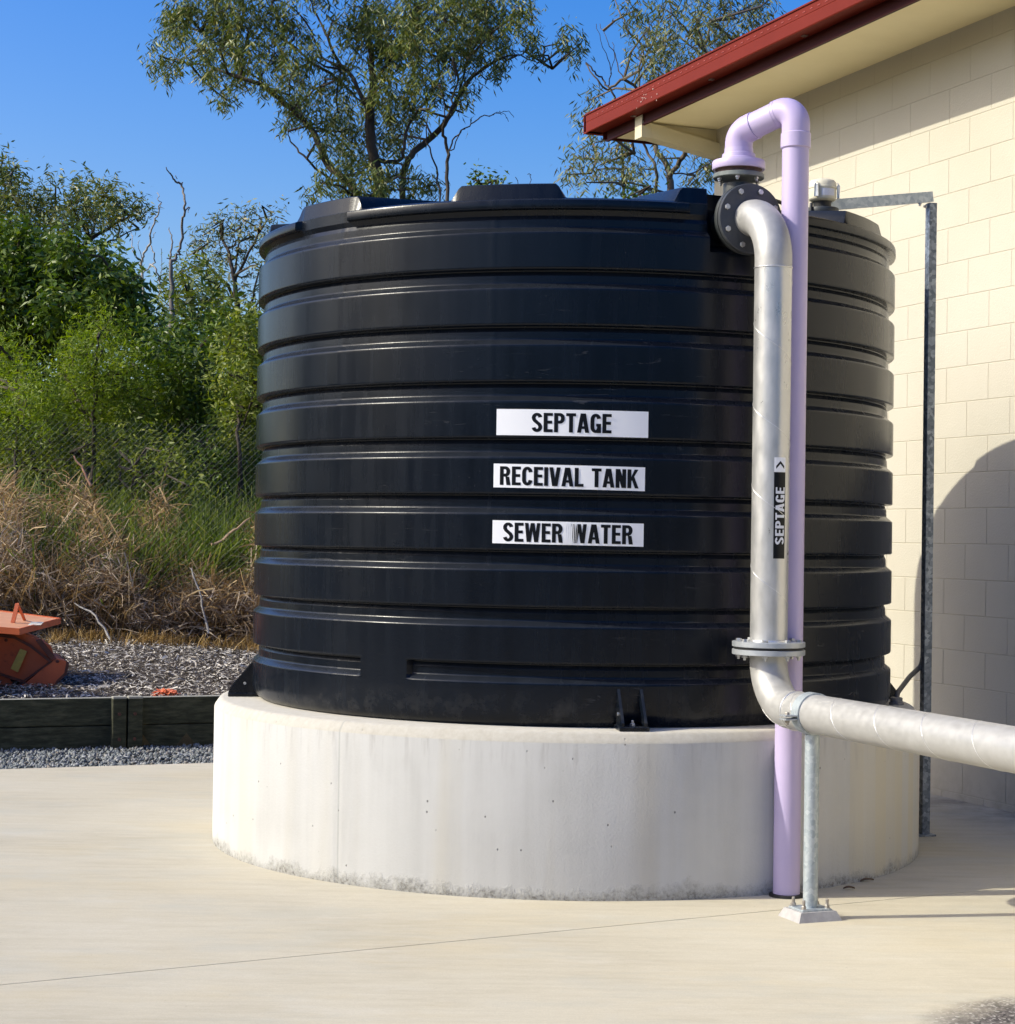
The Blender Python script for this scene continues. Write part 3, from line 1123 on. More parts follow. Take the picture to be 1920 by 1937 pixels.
def glyph(ch):
    t, h = .186, .155
    w = .50
    e = 0.0
    if ch == 'E':
        return hbar(0, t, 0, 1) + hbar(t, .43, 1 - h, 1) + hbar(t, .40, .5 - h / 2 + .02, .5 + h / 2 + .02) + hbar(t, .43, 0, h), .43
    if ch == 'L':
        return hbar(0, t, 0, 1) + hbar(t, .42, 0, h), .42
    if ch == 'I':
        return hbar(0, t, 0, 1), t
    if ch == 'T':
        return hbar(0, .46, 1 - h, 1) + hbar(.23 - t / 2, .23 + t / 2, 0, 1 - h), .46
    if ch in 'PR':
        bowl = [(t, 1 - h / 2), (.27, 1 - h / 2)] + arc(.27, .725, .5 - t / 2 - .27, .275 - h / 2, 88, -88, 12) + [(.27, .45 + h / 2), (t, .45 + h / 2)]
        g = hbar(0, t, 0, 1) + strip(bowl, t, h)
        if ch == 'R':
            g += [[(.52 - t * 1.05, 0), (.52, 0), (.455, .44), (.455 - t * 1.0, .46)]]
        return g, .50 if ch == 'P' else .52
    if ch in 'CG':
        r = w / 2 - t / 2
        pts = arc(w / 2, .68, r, .32 - h / 2, 8 if ch == 'C' else 14, 180, 14) + arc(w / 2, .32, r, .32 - h / 2, 180, 352, 14)
        g = strip(pts, t, h)
        if ch == 'G':
            g += hbar(w - t, w, .0, .34) + hbar(.27, w, .34, .34 + h * .9)
        return g, w
    if ch == 'S':
        r = w / 2 - t / 2
        pts = arc(w / 2, .735, r, .265 - h / 2, 10, 190, 12) + [(t / 2 + .05, .60), (w / 2, .50), (w - t / 2 - .05, .405)] + arc(w / 2, .265, r, .265 - h / 2, 10, -170, 12)
        return strip(pts, t, h), w
    if ch == 'A':
        return para(.085, 0, .245, 1, t) + para(.465, 0, .305, 1, t) + hbar(.15, .40, .20, .20 + h * .85), .55
    if ch == 'V':
        return para(.225, 0, .085, 1, t) + para(.295, 0, .435, 1, t), .52
    if ch == 'W':
        q = t * .92
        return para(.18, 0, .085, 1, q) + para(.215, 0, .355, 1, q * .9) + para(.53, 0, .385, 1, q * .9) + para(.56, 0, .66, 1, q), .745
    if ch == 'N':
        return hbar(0, t, 0, 1) + hbar(.50 - t, .50, 0, 1) + para(.50 - t * .62, 0, t * .62, 1, t * 1.05), .50
    if ch == 'K':
        return hbar(0, t, 0, 1) + [[(t, .36), (t, .60), (.34, 1), (.525, 1)]] + [[(.36, 0), (.54, 0), (.31, .66), (.20, .50)]], .54
    return [], .26


def text_quads(s, height, gap=.075, xs=1.0):
    x, quads = 0.0, []
    for ch in s:
        g, w = glyph(ch)
        for q in g:
            quads.append([((x + a) * height * xs, b * height) for a, b in q])
        x += w + gap
    return quads, (x - gap) * height * xs


def subdivide(q, nx):
    """split a quad along its longer level side so it can follow a curve"""
    (a, b, c, d) = [Vector(p) for p in q]
    out = []
    for i in range(nx):
        t0, t1 = i / nx, (i + 1) / nx
        out.append([a.lerp(b, t0), a.lerp(b, t1), d.lerp(c, t1), d.lerp(c, t0)])
    return out


def tank_sign(th0, th1, z0, z1, text, hgt, shift, gap, xs, slope, spell):
    sg = MB()
    k = 40
    vs, fs = [], []
    for dr in (.0004, .0012):
        for i in range(k + 1):
            th = th0 + (th1 - th0) * i / k
            zz = slope * i / k
            for z in (z0, z1):
                q = TC + tdir(th) * (TR + dr)
                vs.append((q.x, q.y, z + zz))
    m = 2 * (k + 1)
    for i in range(k):
        fs.append((m + 2 * i, m + 2 * i + 2, m + 2 * i + 3, m + 2 * i + 1))
        fs.append((2 * i, m + 2 * i, m + 2 * i + 2, 2 * i + 2))
        fs.append((2 * i + 1, m + 2 * i + 1, m + 2 * i + 3, 2 * i + 3))
    fs += [(0, m, m + 1, 1), (2 * k, m + 2 * k, m + 2 * k + 1, 2 * k + 1)]
    sg.add(vs, fs)
    so = sg.build('sign', WHITE, tank, 30)
    so['label'] = 'white sign strip reading ' + spell
    xs /= text_quads(text, hgt, gap, 1.0)[1]
    quads, wd = text_quads(text, hgt, gap, xs)
    arcw = rad(th1 - th0) * TR
    x0 = arcw / 2 - wd / 2 + shift
    y0 = (z1 - z0) / 2 - hgt / 2
    tx = MB()
    words = text.split(' ')
    cut = len(text_quads(words[0], hgt, gap, xs)[0])
    for n_, q in enumerate(quads):
        if n_ == cut and len(words) > 1:
            tx.build('lettering', BLACKV, so)
            tx = MB()
        for s_ in subdivide(q, 3):
            vv = []
            for p in s_:
                th = th0 + math.degrees((x0 + p.x) / TR)
                w = TC + tdir(th) * (TR + .0016 + .00002 * n_)
                vv.append((w.x, w.y, z0 + y0 + p.y + slope * (x0 + p.x) / arcw))
            tx.add(vv, [(0, 1, 2, 3)])
    tx.build('lettering', BLACKV, so)


tank_sign(-13.75, 9.6, 1.895, 2.004, 'SEPTAGE', .080, -.003, .062, .332, -.004, 'SEPTAGE')
tank_sign(-14.1, 9.2, 1.677, 1.776, 'RECEIVAL TANK', .078, .000, .062, .580, -.008, 'RECEIVAL TANK')
tank_sign(-14.15, 9.1, 1.444, 1.540, 'SEWER WATER', .079, .0, .062, .542, -.006, 'SEWER WATER')
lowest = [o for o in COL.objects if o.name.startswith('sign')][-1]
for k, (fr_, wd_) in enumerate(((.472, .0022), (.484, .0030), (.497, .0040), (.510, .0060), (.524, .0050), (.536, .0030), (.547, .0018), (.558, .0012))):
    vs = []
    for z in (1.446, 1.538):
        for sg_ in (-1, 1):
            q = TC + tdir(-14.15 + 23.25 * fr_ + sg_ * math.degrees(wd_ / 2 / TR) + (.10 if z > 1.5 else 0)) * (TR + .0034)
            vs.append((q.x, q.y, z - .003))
    MB().add(vs, [(0, 1, 3, 2)]).build('pale_streak', WHITE, lowest)  # thin white strips across the lettering

# ------------------------------------------------------------------ steel pipe
N3 = Vector((math.sin(rad(20)), -math.cos(rad(20)), 0))
FC = Vector((.999, 7.986, 2.822))        # face of the upper flange
RS = FC + N3 * .22                       # riser axis
PRD = .0765
RUNZ = .797
PDIR = -WD                                # the run follows the building wall
sp = thing('steel_pipe', Vector((RS.x, RS.y, 0.797)), 'galvanised steel septage pipe rising beside the tank and running right', 'pipe')
ztop = FC.z
rp = Vector((RS.x, RS.y, 0))
fl_z = 1.032
el = bez_fillet([FC - N3 * .01, Vector((RS.x, RS.y, ztop)), Vector((RS.x, RS.y, ztop - .235))], .205, 18)
MB().tube(el, PRD, 48).build('upper_elbow', STEELW, sp, 40)
# weld bead where elbow meets riser
zj = ztop - .235


def ring(mb, c, ax, R, r, n=48, m=8):
    ax = Vector(ax).normalized()
    a = Vector((1, 0, 0)) if abs(ax.x) < .9 else Vector((0, 1, 0))
    u = ax.cross(a).normalized()
    v = ax.cross(u)
    pts = [Vector(c) + (u * math.cos(2 * math.pi * k / n) + v * math.sin(2 * math.pi * k / n)) * R * (1 + random.uniform(-.004, .004)) for k in range(n)]
    vs, fs = [], []
    for i, p in enumerate(pts):
        o = (p - Vector(c)).normalized()
        for k in range(m):
            w = 2 * math.pi * k / m
            vs.append(p + o * (r * math.cos(w)) + ax * (r * math.sin(w)))
    for i in range(n):
        for k in range(m):
            fs.append((i * m + k, i * m + (k + 1) % m, ((i + 1) % n) * m + (k + 1) % m, ((i + 1) % n) * m + k))
    mb.add(vs, fs)


rz0, rz1 = fl_z + .02, zj
ris = MB().tube([rp + Vector((0, 0, rz1)), rp + Vector((0, 0, (rz0 + rz1) / 2)), rp + Vector((0, 0, rz0))], PRD, 48).build('riser', STEEL, sp, 40)


def helix(mb, p0, ax, length, R, pitch, r, ph, sgn=1):
    ax = Vector(ax).normalized()
    a = Vector((1, 0, 0)) if abs(ax.x) < .9 else Vector((0, 1, 0))
    u = ax.cross(a).normalized()
    v = ax.cross(u)
    n = int(length / pitch * 40)
    pts = []
    for k in range(n + 1):
        s = length * k / n
        w = ph + sgn * 2 * math.pi * s / pitch
        pts.append(Vector(p0) + ax * s + (u * math.cos(w) + v * math.sin(w)) * R)
    mb.tube(pts, r, 6)


mb = MB()
helix(mb, rp + Vector((0, 0, rz0 + .01)), (0, 0, 1), rz1 - rz0 - .02, PRD + .0001, .33, .0015, 1.0, -1)
mb.build('weld_seam', WELD, ris, 60)
mb = MB()
ring(mb, rp + Vector((0, 0, zj)), (0, 0, 1), PRD + .0005, .0030)
mb.build('weld_seam', WELD, ris, 60)

run0 = Vector((RS.x, RS.y, RUNZ))
el2 = bez_fillet([rp + Vector((0, 0, fl_z - .02)), run0, run0 + PDIR * .235], .195, 18)
le = MB().tube(el2, PRD, 48).build('lower_elbow', STEELW, sp, 40)
mb = MB()
# raised seams along the flank of the elbow
side = Vector((0, 0, 1)).cross(PDIR).normalized()
off = []
for i, p in enumerate(el2):
    tt = (el2[min(i + 1, len(el2) - 1)] - el2[max(i - 1, 0)]).normalized()
    s2 = side if side.x < 0 else -side
    o2 = tt.cross(s2)
    if o2.z > 0:
        o2 = -o2
    off.append(p + (s2 * .62 + o2 * .785).normalized() * (PRD + .0003))
mb.tube(off, .0022, 6)
mb.build('weld_seam', WELD, le, 60)
mb = MB()
ring(mb, run0 + PDIR * .235, PDIR, PRD + .0005, .0028)
mb.build('weld_seam', WELD, le, 60)
RUNL = 4.6
run_a = run0 + PDIR * .235
rn = MB().tube([run_a, run_a + PDIR * 1.0, run_a + PDIR * RUNL], PRD, 48).build('horizontal_run', STEELW, sp, 40)
mb = MB()
helix(mb, run_a + PDIR * .03, PDIR, RUNL - .05, PRD - .0001, .30, .0012, .3, 1)
mb.build('weld_seam', WELD, rn, 60)

# bolted flange pair on the riser
for k, (za, zb) in enumerate(((fl_z + .006, fl_z + .028), (fl_z - .026, fl_z - .004))):
    MB().lathe([(.146, za), (.1485, za + .002), (.1485, zb - .002), (.146, zb)], rp, (0, 0, 1), 64).build('flange', FLANGEG, sp, 35)
MB().lathe([(.140, fl_z - .0035), (.140, fl_z + .0055)], rp, (0, 0, 1), 48).build('gasket', RUBBER, sp, 35)
for k in range(8):
    w = rad(22.5 + 45 * k + 8)
    c = rp + Vector((math.cos(w) * .122, math.sin(w) * .122, 0))
    MB().hexbolt(c + Vector((0, 0, fl_z + .028)), (0, 0, 1), .0125, .010).build('bolt', BOLT, sp)
    MB().hexbolt(c + Vector((0, 0, fl_z - .026)), (0, 0, -1), .0125, .011, .010).build('nut', BOLT, sp)
mb = MB()
ring(mb, rp + Vector((0, 0, fl_z + .029)), (0, 0, 1), PRD + .001, .006, 48)
mb.build('weld_collar', WELD, sp, 60)
# upper backing flange with bolt heads
fo = FC - N3 * .0
up = MB()
up.lathe([(.085, -.004), (.144, -.004), (.147, -.001), (.147, .0145), (.1445, .017), (.083, .017)], FC, N3, 64)
up.build('backing_flange', FLANGED, sp, 35)
vv = Vector((0, 0, 1))
hh = N3.cross(vv)
for k in range(8):
    w = rad(45 * k + 20)
    c = FC + (hh * math.cos(w) + vv * math.sin(w)) * .120
    mb = MB()
    mb.hexbolt(c + N3 * .017, N3, .0125, .010)
    mb.build('bolt', BOLT, sp)

# arrow label wrapped on the riser


def wrap_quads(mb, quads, c, R, a0, n=3):
    for i, q in enumerate(quads):
        (a, b, cc, d) = [Vector(p) for p in q]
        vs = []
        for k in range(n + 1):
            t = k / n
            for p in (a.lerp(b, t), d.lerp(cc, t)):
                w = a0 + p.x / R
                vs.append((c.x + math.sin(w) * R * (1 + .0004 * (i + 1)), c.y - math.cos(w) * R * (1 + .0004 * (i + 1)), c.z + p.y))
        mb.add(vs, [(2 * k, 2 * k + 2, 2 * k + 3, 2 * k + 1) for k in range(n)])


LZ0 = CAM_H + (1023 - 1056) * RS.y / FPX
LZ1 = CAM_H + (1023 - 894) * RS.y / FPX
LZ2 = CAM_H + (1023 - 866) * RS.y / FPX
A0 = rad(22)
bw = .053
mb = MB()
wrap_quads(mb, [[(-bw / 2, LZ0), (bw / 2, LZ0), (bw / 2, LZ1), (-bw / 2, LZ1)]], Vector((RS.x, RS.y, 0)), PRD + .0008, A0 - .0, 10)
lab = mb.build('pipe_label', BLACKV, sp, 60)
lab['label'] = 'black label with SEPTAGE in white reading upwards'
mb = MB()
wrap_quads(mb, [[(-bw / 2, LZ1 + .001), (bw / 2, LZ1 + .001), (bw / 2, LZ2), (-bw / 2, LZ2)]], Vector((RS.x, RS.y, 0)), PRD + .0008, A0, 10)
arr = mb.build('arrow_label', WHITE, sp, 60)
zc = (LZ1 + LZ2) / 2
aw, ah, th_ = .019, .016, .011
mb = MB()
wrap_quads(mb, [[(-aw, zc - ah - .001), (0, zc + ah - th_ - .001), (0, zc + ah), (-aw, zc - ah + th_)],
                [(0, zc + ah - th_ - .001), (aw, zc - ah - .001), (aw, zc - ah + th_), (0, zc + ah)]], Vector((RS.x, RS.y, 0)), PRD + .0012, A0, 4)
mb.build('arrow', BLACKV, arr)
qs, wd = text_quads('SEPTAGE', .040, .075, 1.52)
rot = []
mid = (LZ0 + LZ1) / 2
for q in qs:
    pts = [(-(b - .020), mid - wd / 2 + a - .002) for a, b in q]
    rot.append([pts[1], pts[2], pts[3], pts[0]])
mb = MB()
wrap_quads(mb, rot, Vector((RS.x, RS.y, 0)), PRD + .0012, A0, 4)
mb.build('lettering', mat('white_print', (.72, .73, .76), .4), lab)

# ------------------------------------------------------------------ black tee
TX = FC - N3 * .105
tee = thing('pipe_tee', TX, 'black cast pipe tee bolted between the tank, the steel elbow and the lilac pipe', 'pipe fitting')
mb = MB()
mb.tube([TX + N3 * .075, TX - N3 * .20], .083, 32)
mb.tube([TX, TX + Vector((0, 0, .165))], [.068, .064], 32)
mb.build('tee_body', CASTB, tee, 40)
MB().lathe([(.146, -.033), (.1485, -.030), (.1485, -.013), (.146, -.010)], FC, N3, 64).build('flange', CASTB, tee, 35)
gk = MB()
gk.lathe([(.139, -.0095), (.139, -.0045)], FC, N3, 48)
gk.build('gasket', mat('grey_gasket', (.22, .22, .21), .7), tee, 35)
zt = CAM_H + (1021.8 - 328) * TX.y / FPX
MB().lathe([(.106, zt - .020), (.109, zt - .017), (.109, zt - .003), (.106, zt)], Vector((TX.x, TX.y, 0)), (0, 0, 1), 64).build('flange', m_noisy('dull_green_flange', (.10, .115, .11), (.20, .22, .21), 12, .5), tee, 35)
MB().lathe([(.098, zt), (.092, zt + .006), (.092, zt + .012), (.100, zt + .019)], Vector((TX.x, TX.y, 0)), (0, 0, 1), 48).build('gasket', m_noisy('dirty_gasket', (.05, .03, .025), (.10, .05, .04), 60, .7), tee, 35)
for k in range(6):
    w = rad(60 * k + 200)
    c = Vector((TX.x + math.cos(w) * .09, TX.y + math.sin(w) * .09, zt - .020))
    mb = MB()
    mb.hexbolt(c, (0, 0, -1), .010, .010, .008)
    mb.build('bolt', BOLT, tee)

# ------------------------------------------------------------------ lilac pipe
PP = Vector((1.178, 7.905, 0))
zA = CAM_H + (1024 - 197) * PP.y / FPX
zB = CAM_H + (1022.5 - 250) * TX.y / FPX
pr_ = .0555
pp = thing('plastic_pipe', PP, 'lilac plastic vent pipe standing in front of the tank with a crook at its top', 'pipe')
A = Vector((PP.x, PP.y, zA))
B = Vector((TX.x, TX.y, zB))
zcol = zA - .155
MB().tube([PP + Vector((0, 0, -.02)), PP + Vector((0, 0, 1.5)), PP + Vector((0, 0, zcol))], pr_, 40).build('riser', LILAC, pp, 40)
ab = (B - A).normalized()
lab_ = (B - A).length
MB().tube(bez_fillet([PP + Vector((0, 0, zcol - .01)), A, A + ab * .10], .062, 16), pr_ + .003, 40).build('elbow', LILAC2, pp, 40)
MB().lathe([(pr_ + .003, -.062), (pr_ + .0068, -.058), (pr_ + .0068, .0), (pr_ + .003, .004)], Vector((PP.x, PP.y, zcol + .035)), (0, 0, 1), 48).build('coupling', LILAC, pp, 40)
MB().tube([A + ab * .08, B - ab * .07], pr_, 40).build('cross_pipe', LILAC, pp, 40)
zf = zt + .019
MB().tube(bez_fillet([B - ab * .085, B, Vector((TX.x, TX.y, zf + .03))], .064, 16), pr_ + .0035, 40).build('elbow', LILAC2, pp, 40)
MB().lathe([(.110, 0), (.1125, .004), (.1125, .032), (.110, .036), (.078, .037), (.077, .046), (.072, .049), (.070, .066), (.062, .069), (.061, .09)], Vector((TX.x, TX.y, zf)), (0, 0, 1), 64).build('stub_flange', LILAC, pp, 35)
mb = MB()
for p, ax in ((A + ab * .098, ab), (A + ab * .083, ab), (B - ab * .083, ab)):
    mb = MB()
    ring(mb, p, ax, pr_ + .0032, .0016, 40, 6)
    mb.build('socket_edge', LILAC2, pp, 60)
MB().lathe([(pr_ + .016, -.004), (pr_ + .015, .010), (pr_ + .002, .012)], PP, (0, 0, 1), 40).build('floor_seal', RUBBER, pp, 40)

# ------------------------------------------------------------------ pipe support
t_s = .355
SP = Vector((RS.x, RS.y, 0)) + PDIR * t_s
su = thing('pipe_support', SP, 'galvanised support post with clamp holding the horizontal steel pipe', 'pipe support')
ax2 = (PDIR, Vector((0, 0, 1)).cross(PDIR).normalized())
# grout pad, tapered
pv = []
for z, h1, h2 in ((0, .084, .098), (.036, .066, .078)):
    for a, b in ((-1, -1), (1, -1), (1, 1), (-1, 1)):
        q = SP + ax2[0] * a * h1 + ax2[1] * b * h2
        pv.append((q.x, q.y, z - (.004 if z == 0 else 0)))
mesh_obj('grout_pad', pv, [(4, 5, 6, 7), (0, 1, 5, 4), (1, 2, 6, 5), (2, 3, 7, 6), (3, 0, 4, 7), (3, 2, 1, 0)], GROUT, su)
MB().box(SP + Vector((0, 0, .0395)), (.108, .132, .008), ax2, .002).build('base_plate', POSTZ, su)
MB().tube([SP + Vector((0, 0, .042)), SP + Vector((0, 0, RUNZ - PRD - .004))], .0285, 32).build('post', POSTZ, su, 40)
for a in (-1, 1):
    for b in (-1, 1):
        c = SP + ax2[0] * a * .040 + ax2[1] * b * .052 + Vector((0, 0, .0435))
        an = MB().hexbolt(c + Vector((0, 0, .003)), (0, 0, 1), .010, .011, .022, .0062).build('anchor_bolt', BOLTR, su)
        MB().lathe([(.013, 0), (.013, .003)], c, (0, 0, 1), 16).build('washer', BOLT, an)
cc = SP + Vector((0, 0, RUNZ))
cl = MB()
cl.lathe([(PRD + .0012, -.027), (PRD + .0065, -.027), (PRD + .0065, .027), (PRD + .0012, .027)], cc, PDIR, 56)
cl.build('clamp', POSTZ, su, 35)
sd = ax2[1]
for s_ in (-1, 1):
    for dz in (-.007, .007):
        lg = MB().box(cc + sd * s_ * (PRD + .030) + Vector((0, 0, dz - .012)), (.050, .056, .006), ax2, .001).build('clamp_lug', FLANGEG, su)
    MB().hexbolt(cc + sd * s_ * (PRD + .036) + Vector((0, 0, -.002)), (0, 0, 1), .010, .010).build('bolt', BOLTR, lg)
    MB().hexbolt(cc + sd * s_ * (PRD + .036) + Vector((0, 0, -.022)), (0, 0, -1), .010, .010, .010).build('nut', BOLTR, lg)

# ------------------------------------------------------------------ sensor stand and sensor
QB = Vector((2.12, 9.60, 0))
zq = 3.20
SX = Vector((1.503, 9.20, 0))
st = thing('bracket_stand', QB, 'tall galvanised stand with an arm reaching over the tank roof', 'bracket')
dxy = (SX - QB).normalized()
axq = (WD, -WN)
MB().box(QB + Vector((0, 0, (zq - .012) / 2)), (.042, .046, zq - .012), (Vector((.97, .243, 0)), Vector((-.243, .97, 0))), .002).build('post', SPANGLE, st)
a_, b_ = QB + Vector((0, 0, zq + .022)), SX + Vector((0, 0, 3.098))
a_ = a_ - (b_ - a_).normalized() * .01
b2 = b_ - (b_ - a_).normalized() * .03
dd = (b2 - a_).normalized()
sidev = dd.cross(Vector((0, 0, 1))).normalized()
MB().box((a_ + b2) / 2, ((b2 - a_).length, .006, .052), (dd, -sidev)).build('arm', SPANGLE2, st)
upv = dd.cross(-sidev)
for k in (-1, 1):
    MB().box((a_ + b2) / 2 + sidev * .02 + upv * .023 * k, ((b2 - a_).length * .999, .036, .005), (dd, -sidev)).build('arm_lip', SPANGLE2, st)
MB().hexbolt(QB + Vector((-.026, -.01, zq - .03)), (-1, 0, 0), .009, .008, .008).build('bolt', BOLT, st)
MB().hexbolt(QB + dxy * .08 + Vector((0, 0, zq - .018)), (0, 0, -1), .009, .008, .008).build('bolt', BOLT, st)
mb = MB()
mb.box(QB + Vector((0, 0, .004)), (.09, .09, .010), (Vector((.97, .243, 0)), Vector((-.243, .97, 0))), .002)
mb.build('foot_plate', SPANGLE, st)

se = thing('level_sensor', SX + Vector((0, 0, 2.97)), 'cream capped level sensor on a black socket on the tank roof', 'sensor')
MB().lathe([(.056, 2.94), (.056, 3.035), (.060, 3.045), (.078, 3.052), (.080, 3.056), (.080, 3.078), (.077, 3.083), (.05, 3.084)], SX, (0, 0, 1), 48).build('socket', CASTB, se, 35)
MB().lathe([(.043, 3.083), (.043, 3.110), (.048, 3.118)], SX, (0, 0, 1), 32).build('neck', RUBBER, se, 35)
hs = MB().lathe([(.050, 3.116), (.064, 3.124), (.067, 3.130), (.067, 3.176), (.0695, 3.178), (.0695, 3.186), (.067, 3.188), (.066, 3.206), (.058, 3.217), (.045, 3.222), (.015, 3.224)], SX, (0, 0, 1), 48).build('housing', CREAMP, se, 35)
mb = MB()
vs, fs = [], []
for k in range(13):
    w = rad(-12 + 60 * k / 12)
    for z in (3.138, 3.172):
        q = SX + Vector((math.sin(w), -math.cos(w), 0)) * .0678
        vs.append((q.x, q.y, z))
for k in range(12):
    fs.append((2 * k, 2 * k + 2, 2 * k + 3, 2 * k + 1))
mb.add(vs, fs)
mb.build('sensor_label', LABELW, hs, 60)
for w in (-30, 80, 200):
    o = Vector((math.sin(rad(w)), -math.cos(rad(w)), 0))
    tn = Vector((math.cos(rad(w)), math.sin(rad(w)), 0))
    mb = MB()
    cp = mb.box(SX + o * .074 + Vector((0, 0, 3.162)), (.018, .008, .062), (tn, o), .002).build('clip', CLIP, se)
    mb = MB()
    mb.tube([SX + o * .080 + tn * .010 + Vector((0, 0, 3.13)), SX + o * .082 + tn * .008 + Vector((0, 0, 3.19)), SX + o * .072 + Vector((0, 0, 3.204)),
             SX + o * .082 - tn * .008 + Vector((0, 0, 3.19)), SX + o * .080 - tn * .010 + Vector((0, 0, 3.13))], .0022, 6)
    mb.build('clip_wire', CLIP, cp)

# conduit from the plinth up to the stand
cq = Vector((1.905, 9.27, PH))
cd = thing('conduit', cq, 'bent grey conduit rising from a collar on the plinth edge', 'conduit')
MB().tube(bez_fillet([cq + Vector((0, 0, -.005)), cq + Vector((.005, .01, .055)), Vector((2.03, 9.55, PH + .12)), Vector((2.115, 9.66, PH + .17)), Vector((2.12, 9.665, PH + .30))], [.05, .10, .06], 8), .0125, 16).build('conduit_tube', CONDUIT, cd, 60)
MB().lathe([(.036, 0), (.036, .012), (.030, .014), (.030, .034), (.024, .037)], cq, (0, 0, 1), 24).build('collar', COLLAR, cd, 40)
# drain stub at the far foot of the tank
# cable looping from the tee to the sensor
c0 = TX + N3 * -.12 + Vector((.07, .02, .07))
mb = MB()
pts = [c0, c0 + Vector((.06, .05, .04)), c0 + Vector((.14, .16, .085)), c0 + Vector((.28, .45, .10)), c0 + Vector((.42, .85, .09)), SX + Vector((-.06, -.05, 3.10))]
from mathutils import geometry as _g
sm = []
for i in range(len(pts) - 1):
    p0, p1 = pts[max(i - 1, 0)], pts[i]
    p2, p3 = pts[i + 1], pts[min(i + 2, len(pts) - 1)]
    for k in range(6):
        t = k / 6
        sm.append(.5 * ((2 * p1) + (p2 - p0) * t + (2 * p0 - 5 * p1 + 4 * p2 - p3) * t * t + (3 * p1 - p0 - 3 * p2 + p3) * t ** 3))
sm.append(pts[-1])
mb.tube(sm, .0085, 10)
tag(mb.build('cable', RUBBER, None, 60), 'black cable looping from behind the flange to the sensor', 'cable')

# ------------------------------------------------------------------ timber edging
rw = thing('timber_edging', EDGE, 'low dark retaining edging of stacked timber sleepers beside the mulch bed', 'retaining wall')
zt_ = .345
joint = (at(236, 1340, 12.95) - EDGE).dot(BED)
for (s0, s1) in ((joint - 5.0, joint - .003), (joint + .003, joint + 4.0)):
    for (z0, z1) in ((zt_ - .185, zt_), (zt_ - .385, zt_ - .190)):
        c = EDGE + BED * (s0 + s1) / 2 + BEDN * .04 + Vector((0, 0, (z0 + z1) / 2))
        MB().box(c, (s1 - s0, .075, z1 - z0), (BED, BEDN), .006).build('sleeper', TIMBER, rw)
for k, (s0, s1) in enumerate(((joint - .098, joint - .006), (joint + .006, joint + .105))):
    c = EDGE + BED * (s0 + s1) / 2 - BEDN * .036 + Vector((0, 0, (zt_ + .004 - .42 + 0) / 2 + .02))
    po = MB().box(c, (s1 - s0, .074, zt_ + .40), (BED, BEDN), .005).build('post', TIMBER, rw)
    for zz in (.24, .07):
        MB().lathe([(.012, 0), (.010, .006)], EDGE + BED * (s0 + .045) - BEDN * .073 + Vector((0, 0, zz)), -BEDN, 10).build('bolt', RUST, po)

# ------------------------------------------------------------------ orange implement
oy = 13.75
OG = at(50, 1310, oy)
OG.z = ter_z(OG.x, OG.y)
om = thing('farm_implement', OG, 'orange steel tractor implement with a flat deck resting on the mulch', 'implement')
pxm = oy / FPX


def oz(x, y, Y=oy):
    return at(x, y, Y)


def slab_from(pts2d, Y, depth, name, m, par, dirv=None):
    """side plate outline at distance Y, with real thickness going back"""
    dirv = Vector(dirv) if dirv else Vector((-.30, .955, 0))
    P = [at(x, y, Y) for x, y in pts2d]
    k = len(P)
    mb = MB()
    mb.add(P + [p + dirv * depth for p in P], [tuple(range(k)), tuple(range(2 * k - 1, k - 1, -1))] + [(i, (i + 1) % k, k + (i + 1) % k, k + i) for i in range(k)])
    return mb.build(name, m, par)


body = slab_from([(-150, 1318), (-150, 1200), (-60, 1196), (18, 1185), (97, 1222), (101, 1236), (95, 1250), (48, 1290), (20, 1279), (-40, 1258), (-90, 1300)], 13.72, .75, 'body_panel', ORANGE, om)
slab_from([(-70, 1319), (-40, 1262), (18, 1283), (28, 1300), (25, 1316), (10, 1320)], 13.70, .7, 'lower_panel', ORANGE, om)
flap = slab_from([(50, 1291), (96, 1252), (108, 1246), (120, 1249), (129, 1252), (124, 1275), (108, 1288), (98, 1304), (80, 1309), (58, 1317), (28, 1318), (32, 1300)], 13.68, .8, 'bucket_jaw', ORANGE, om)
slab_from([(126, 1250), (131, 1254), (126, 1276), (110, 1290), (102, 1306), (98, 1303), (108, 1286), (122, 1273)], 13.675, .7, 'cutting_edge', RUST, flap)
for i, (a, b, w) in enumerate((((-20, 1199), (28, 1206), 5), ((28, 1206), (58, 1222), 5), ((58, 1222), (96, 1252), 5), ((-40, 1262), (48, 1291), 5), ((30, 1300), (98, 1251), 3))):
    A_, B_ = Vector(a), Vector(b)
    n_ = (B_ - A_).normalized()
    n_ = Vector((-n_.y, n_.x)) * w / 2
    slab_from([tuple(A_ + n_), tuple(B_ + n_), tuple(B_ - n_), tuple(A_ - n_)], 13.672 + i * .001, .03, 'seam_strip', RUST, body)
lt = slab_from([(68, 1212), (77, 1208), (103, 1240), (98, 1250)], 13.665, .05, 'latch_arm', RUST, om)
slab_from([(38, 1227), (51, 1232), (34, 1272), (20, 1265)], 13.664, .004, 'warning_sticker', YELLOW, om)['label'] = 'faded yellow sticker'
for (x, y) in ((32, 1192), (35, 1306), (109, 1251), (12, 1211)):
    MB().lathe([(.012, 0), (.010, .012)], at(x, y, 13.655), (-.25, -.97, 0), 10).build('rivet', RUST, om)
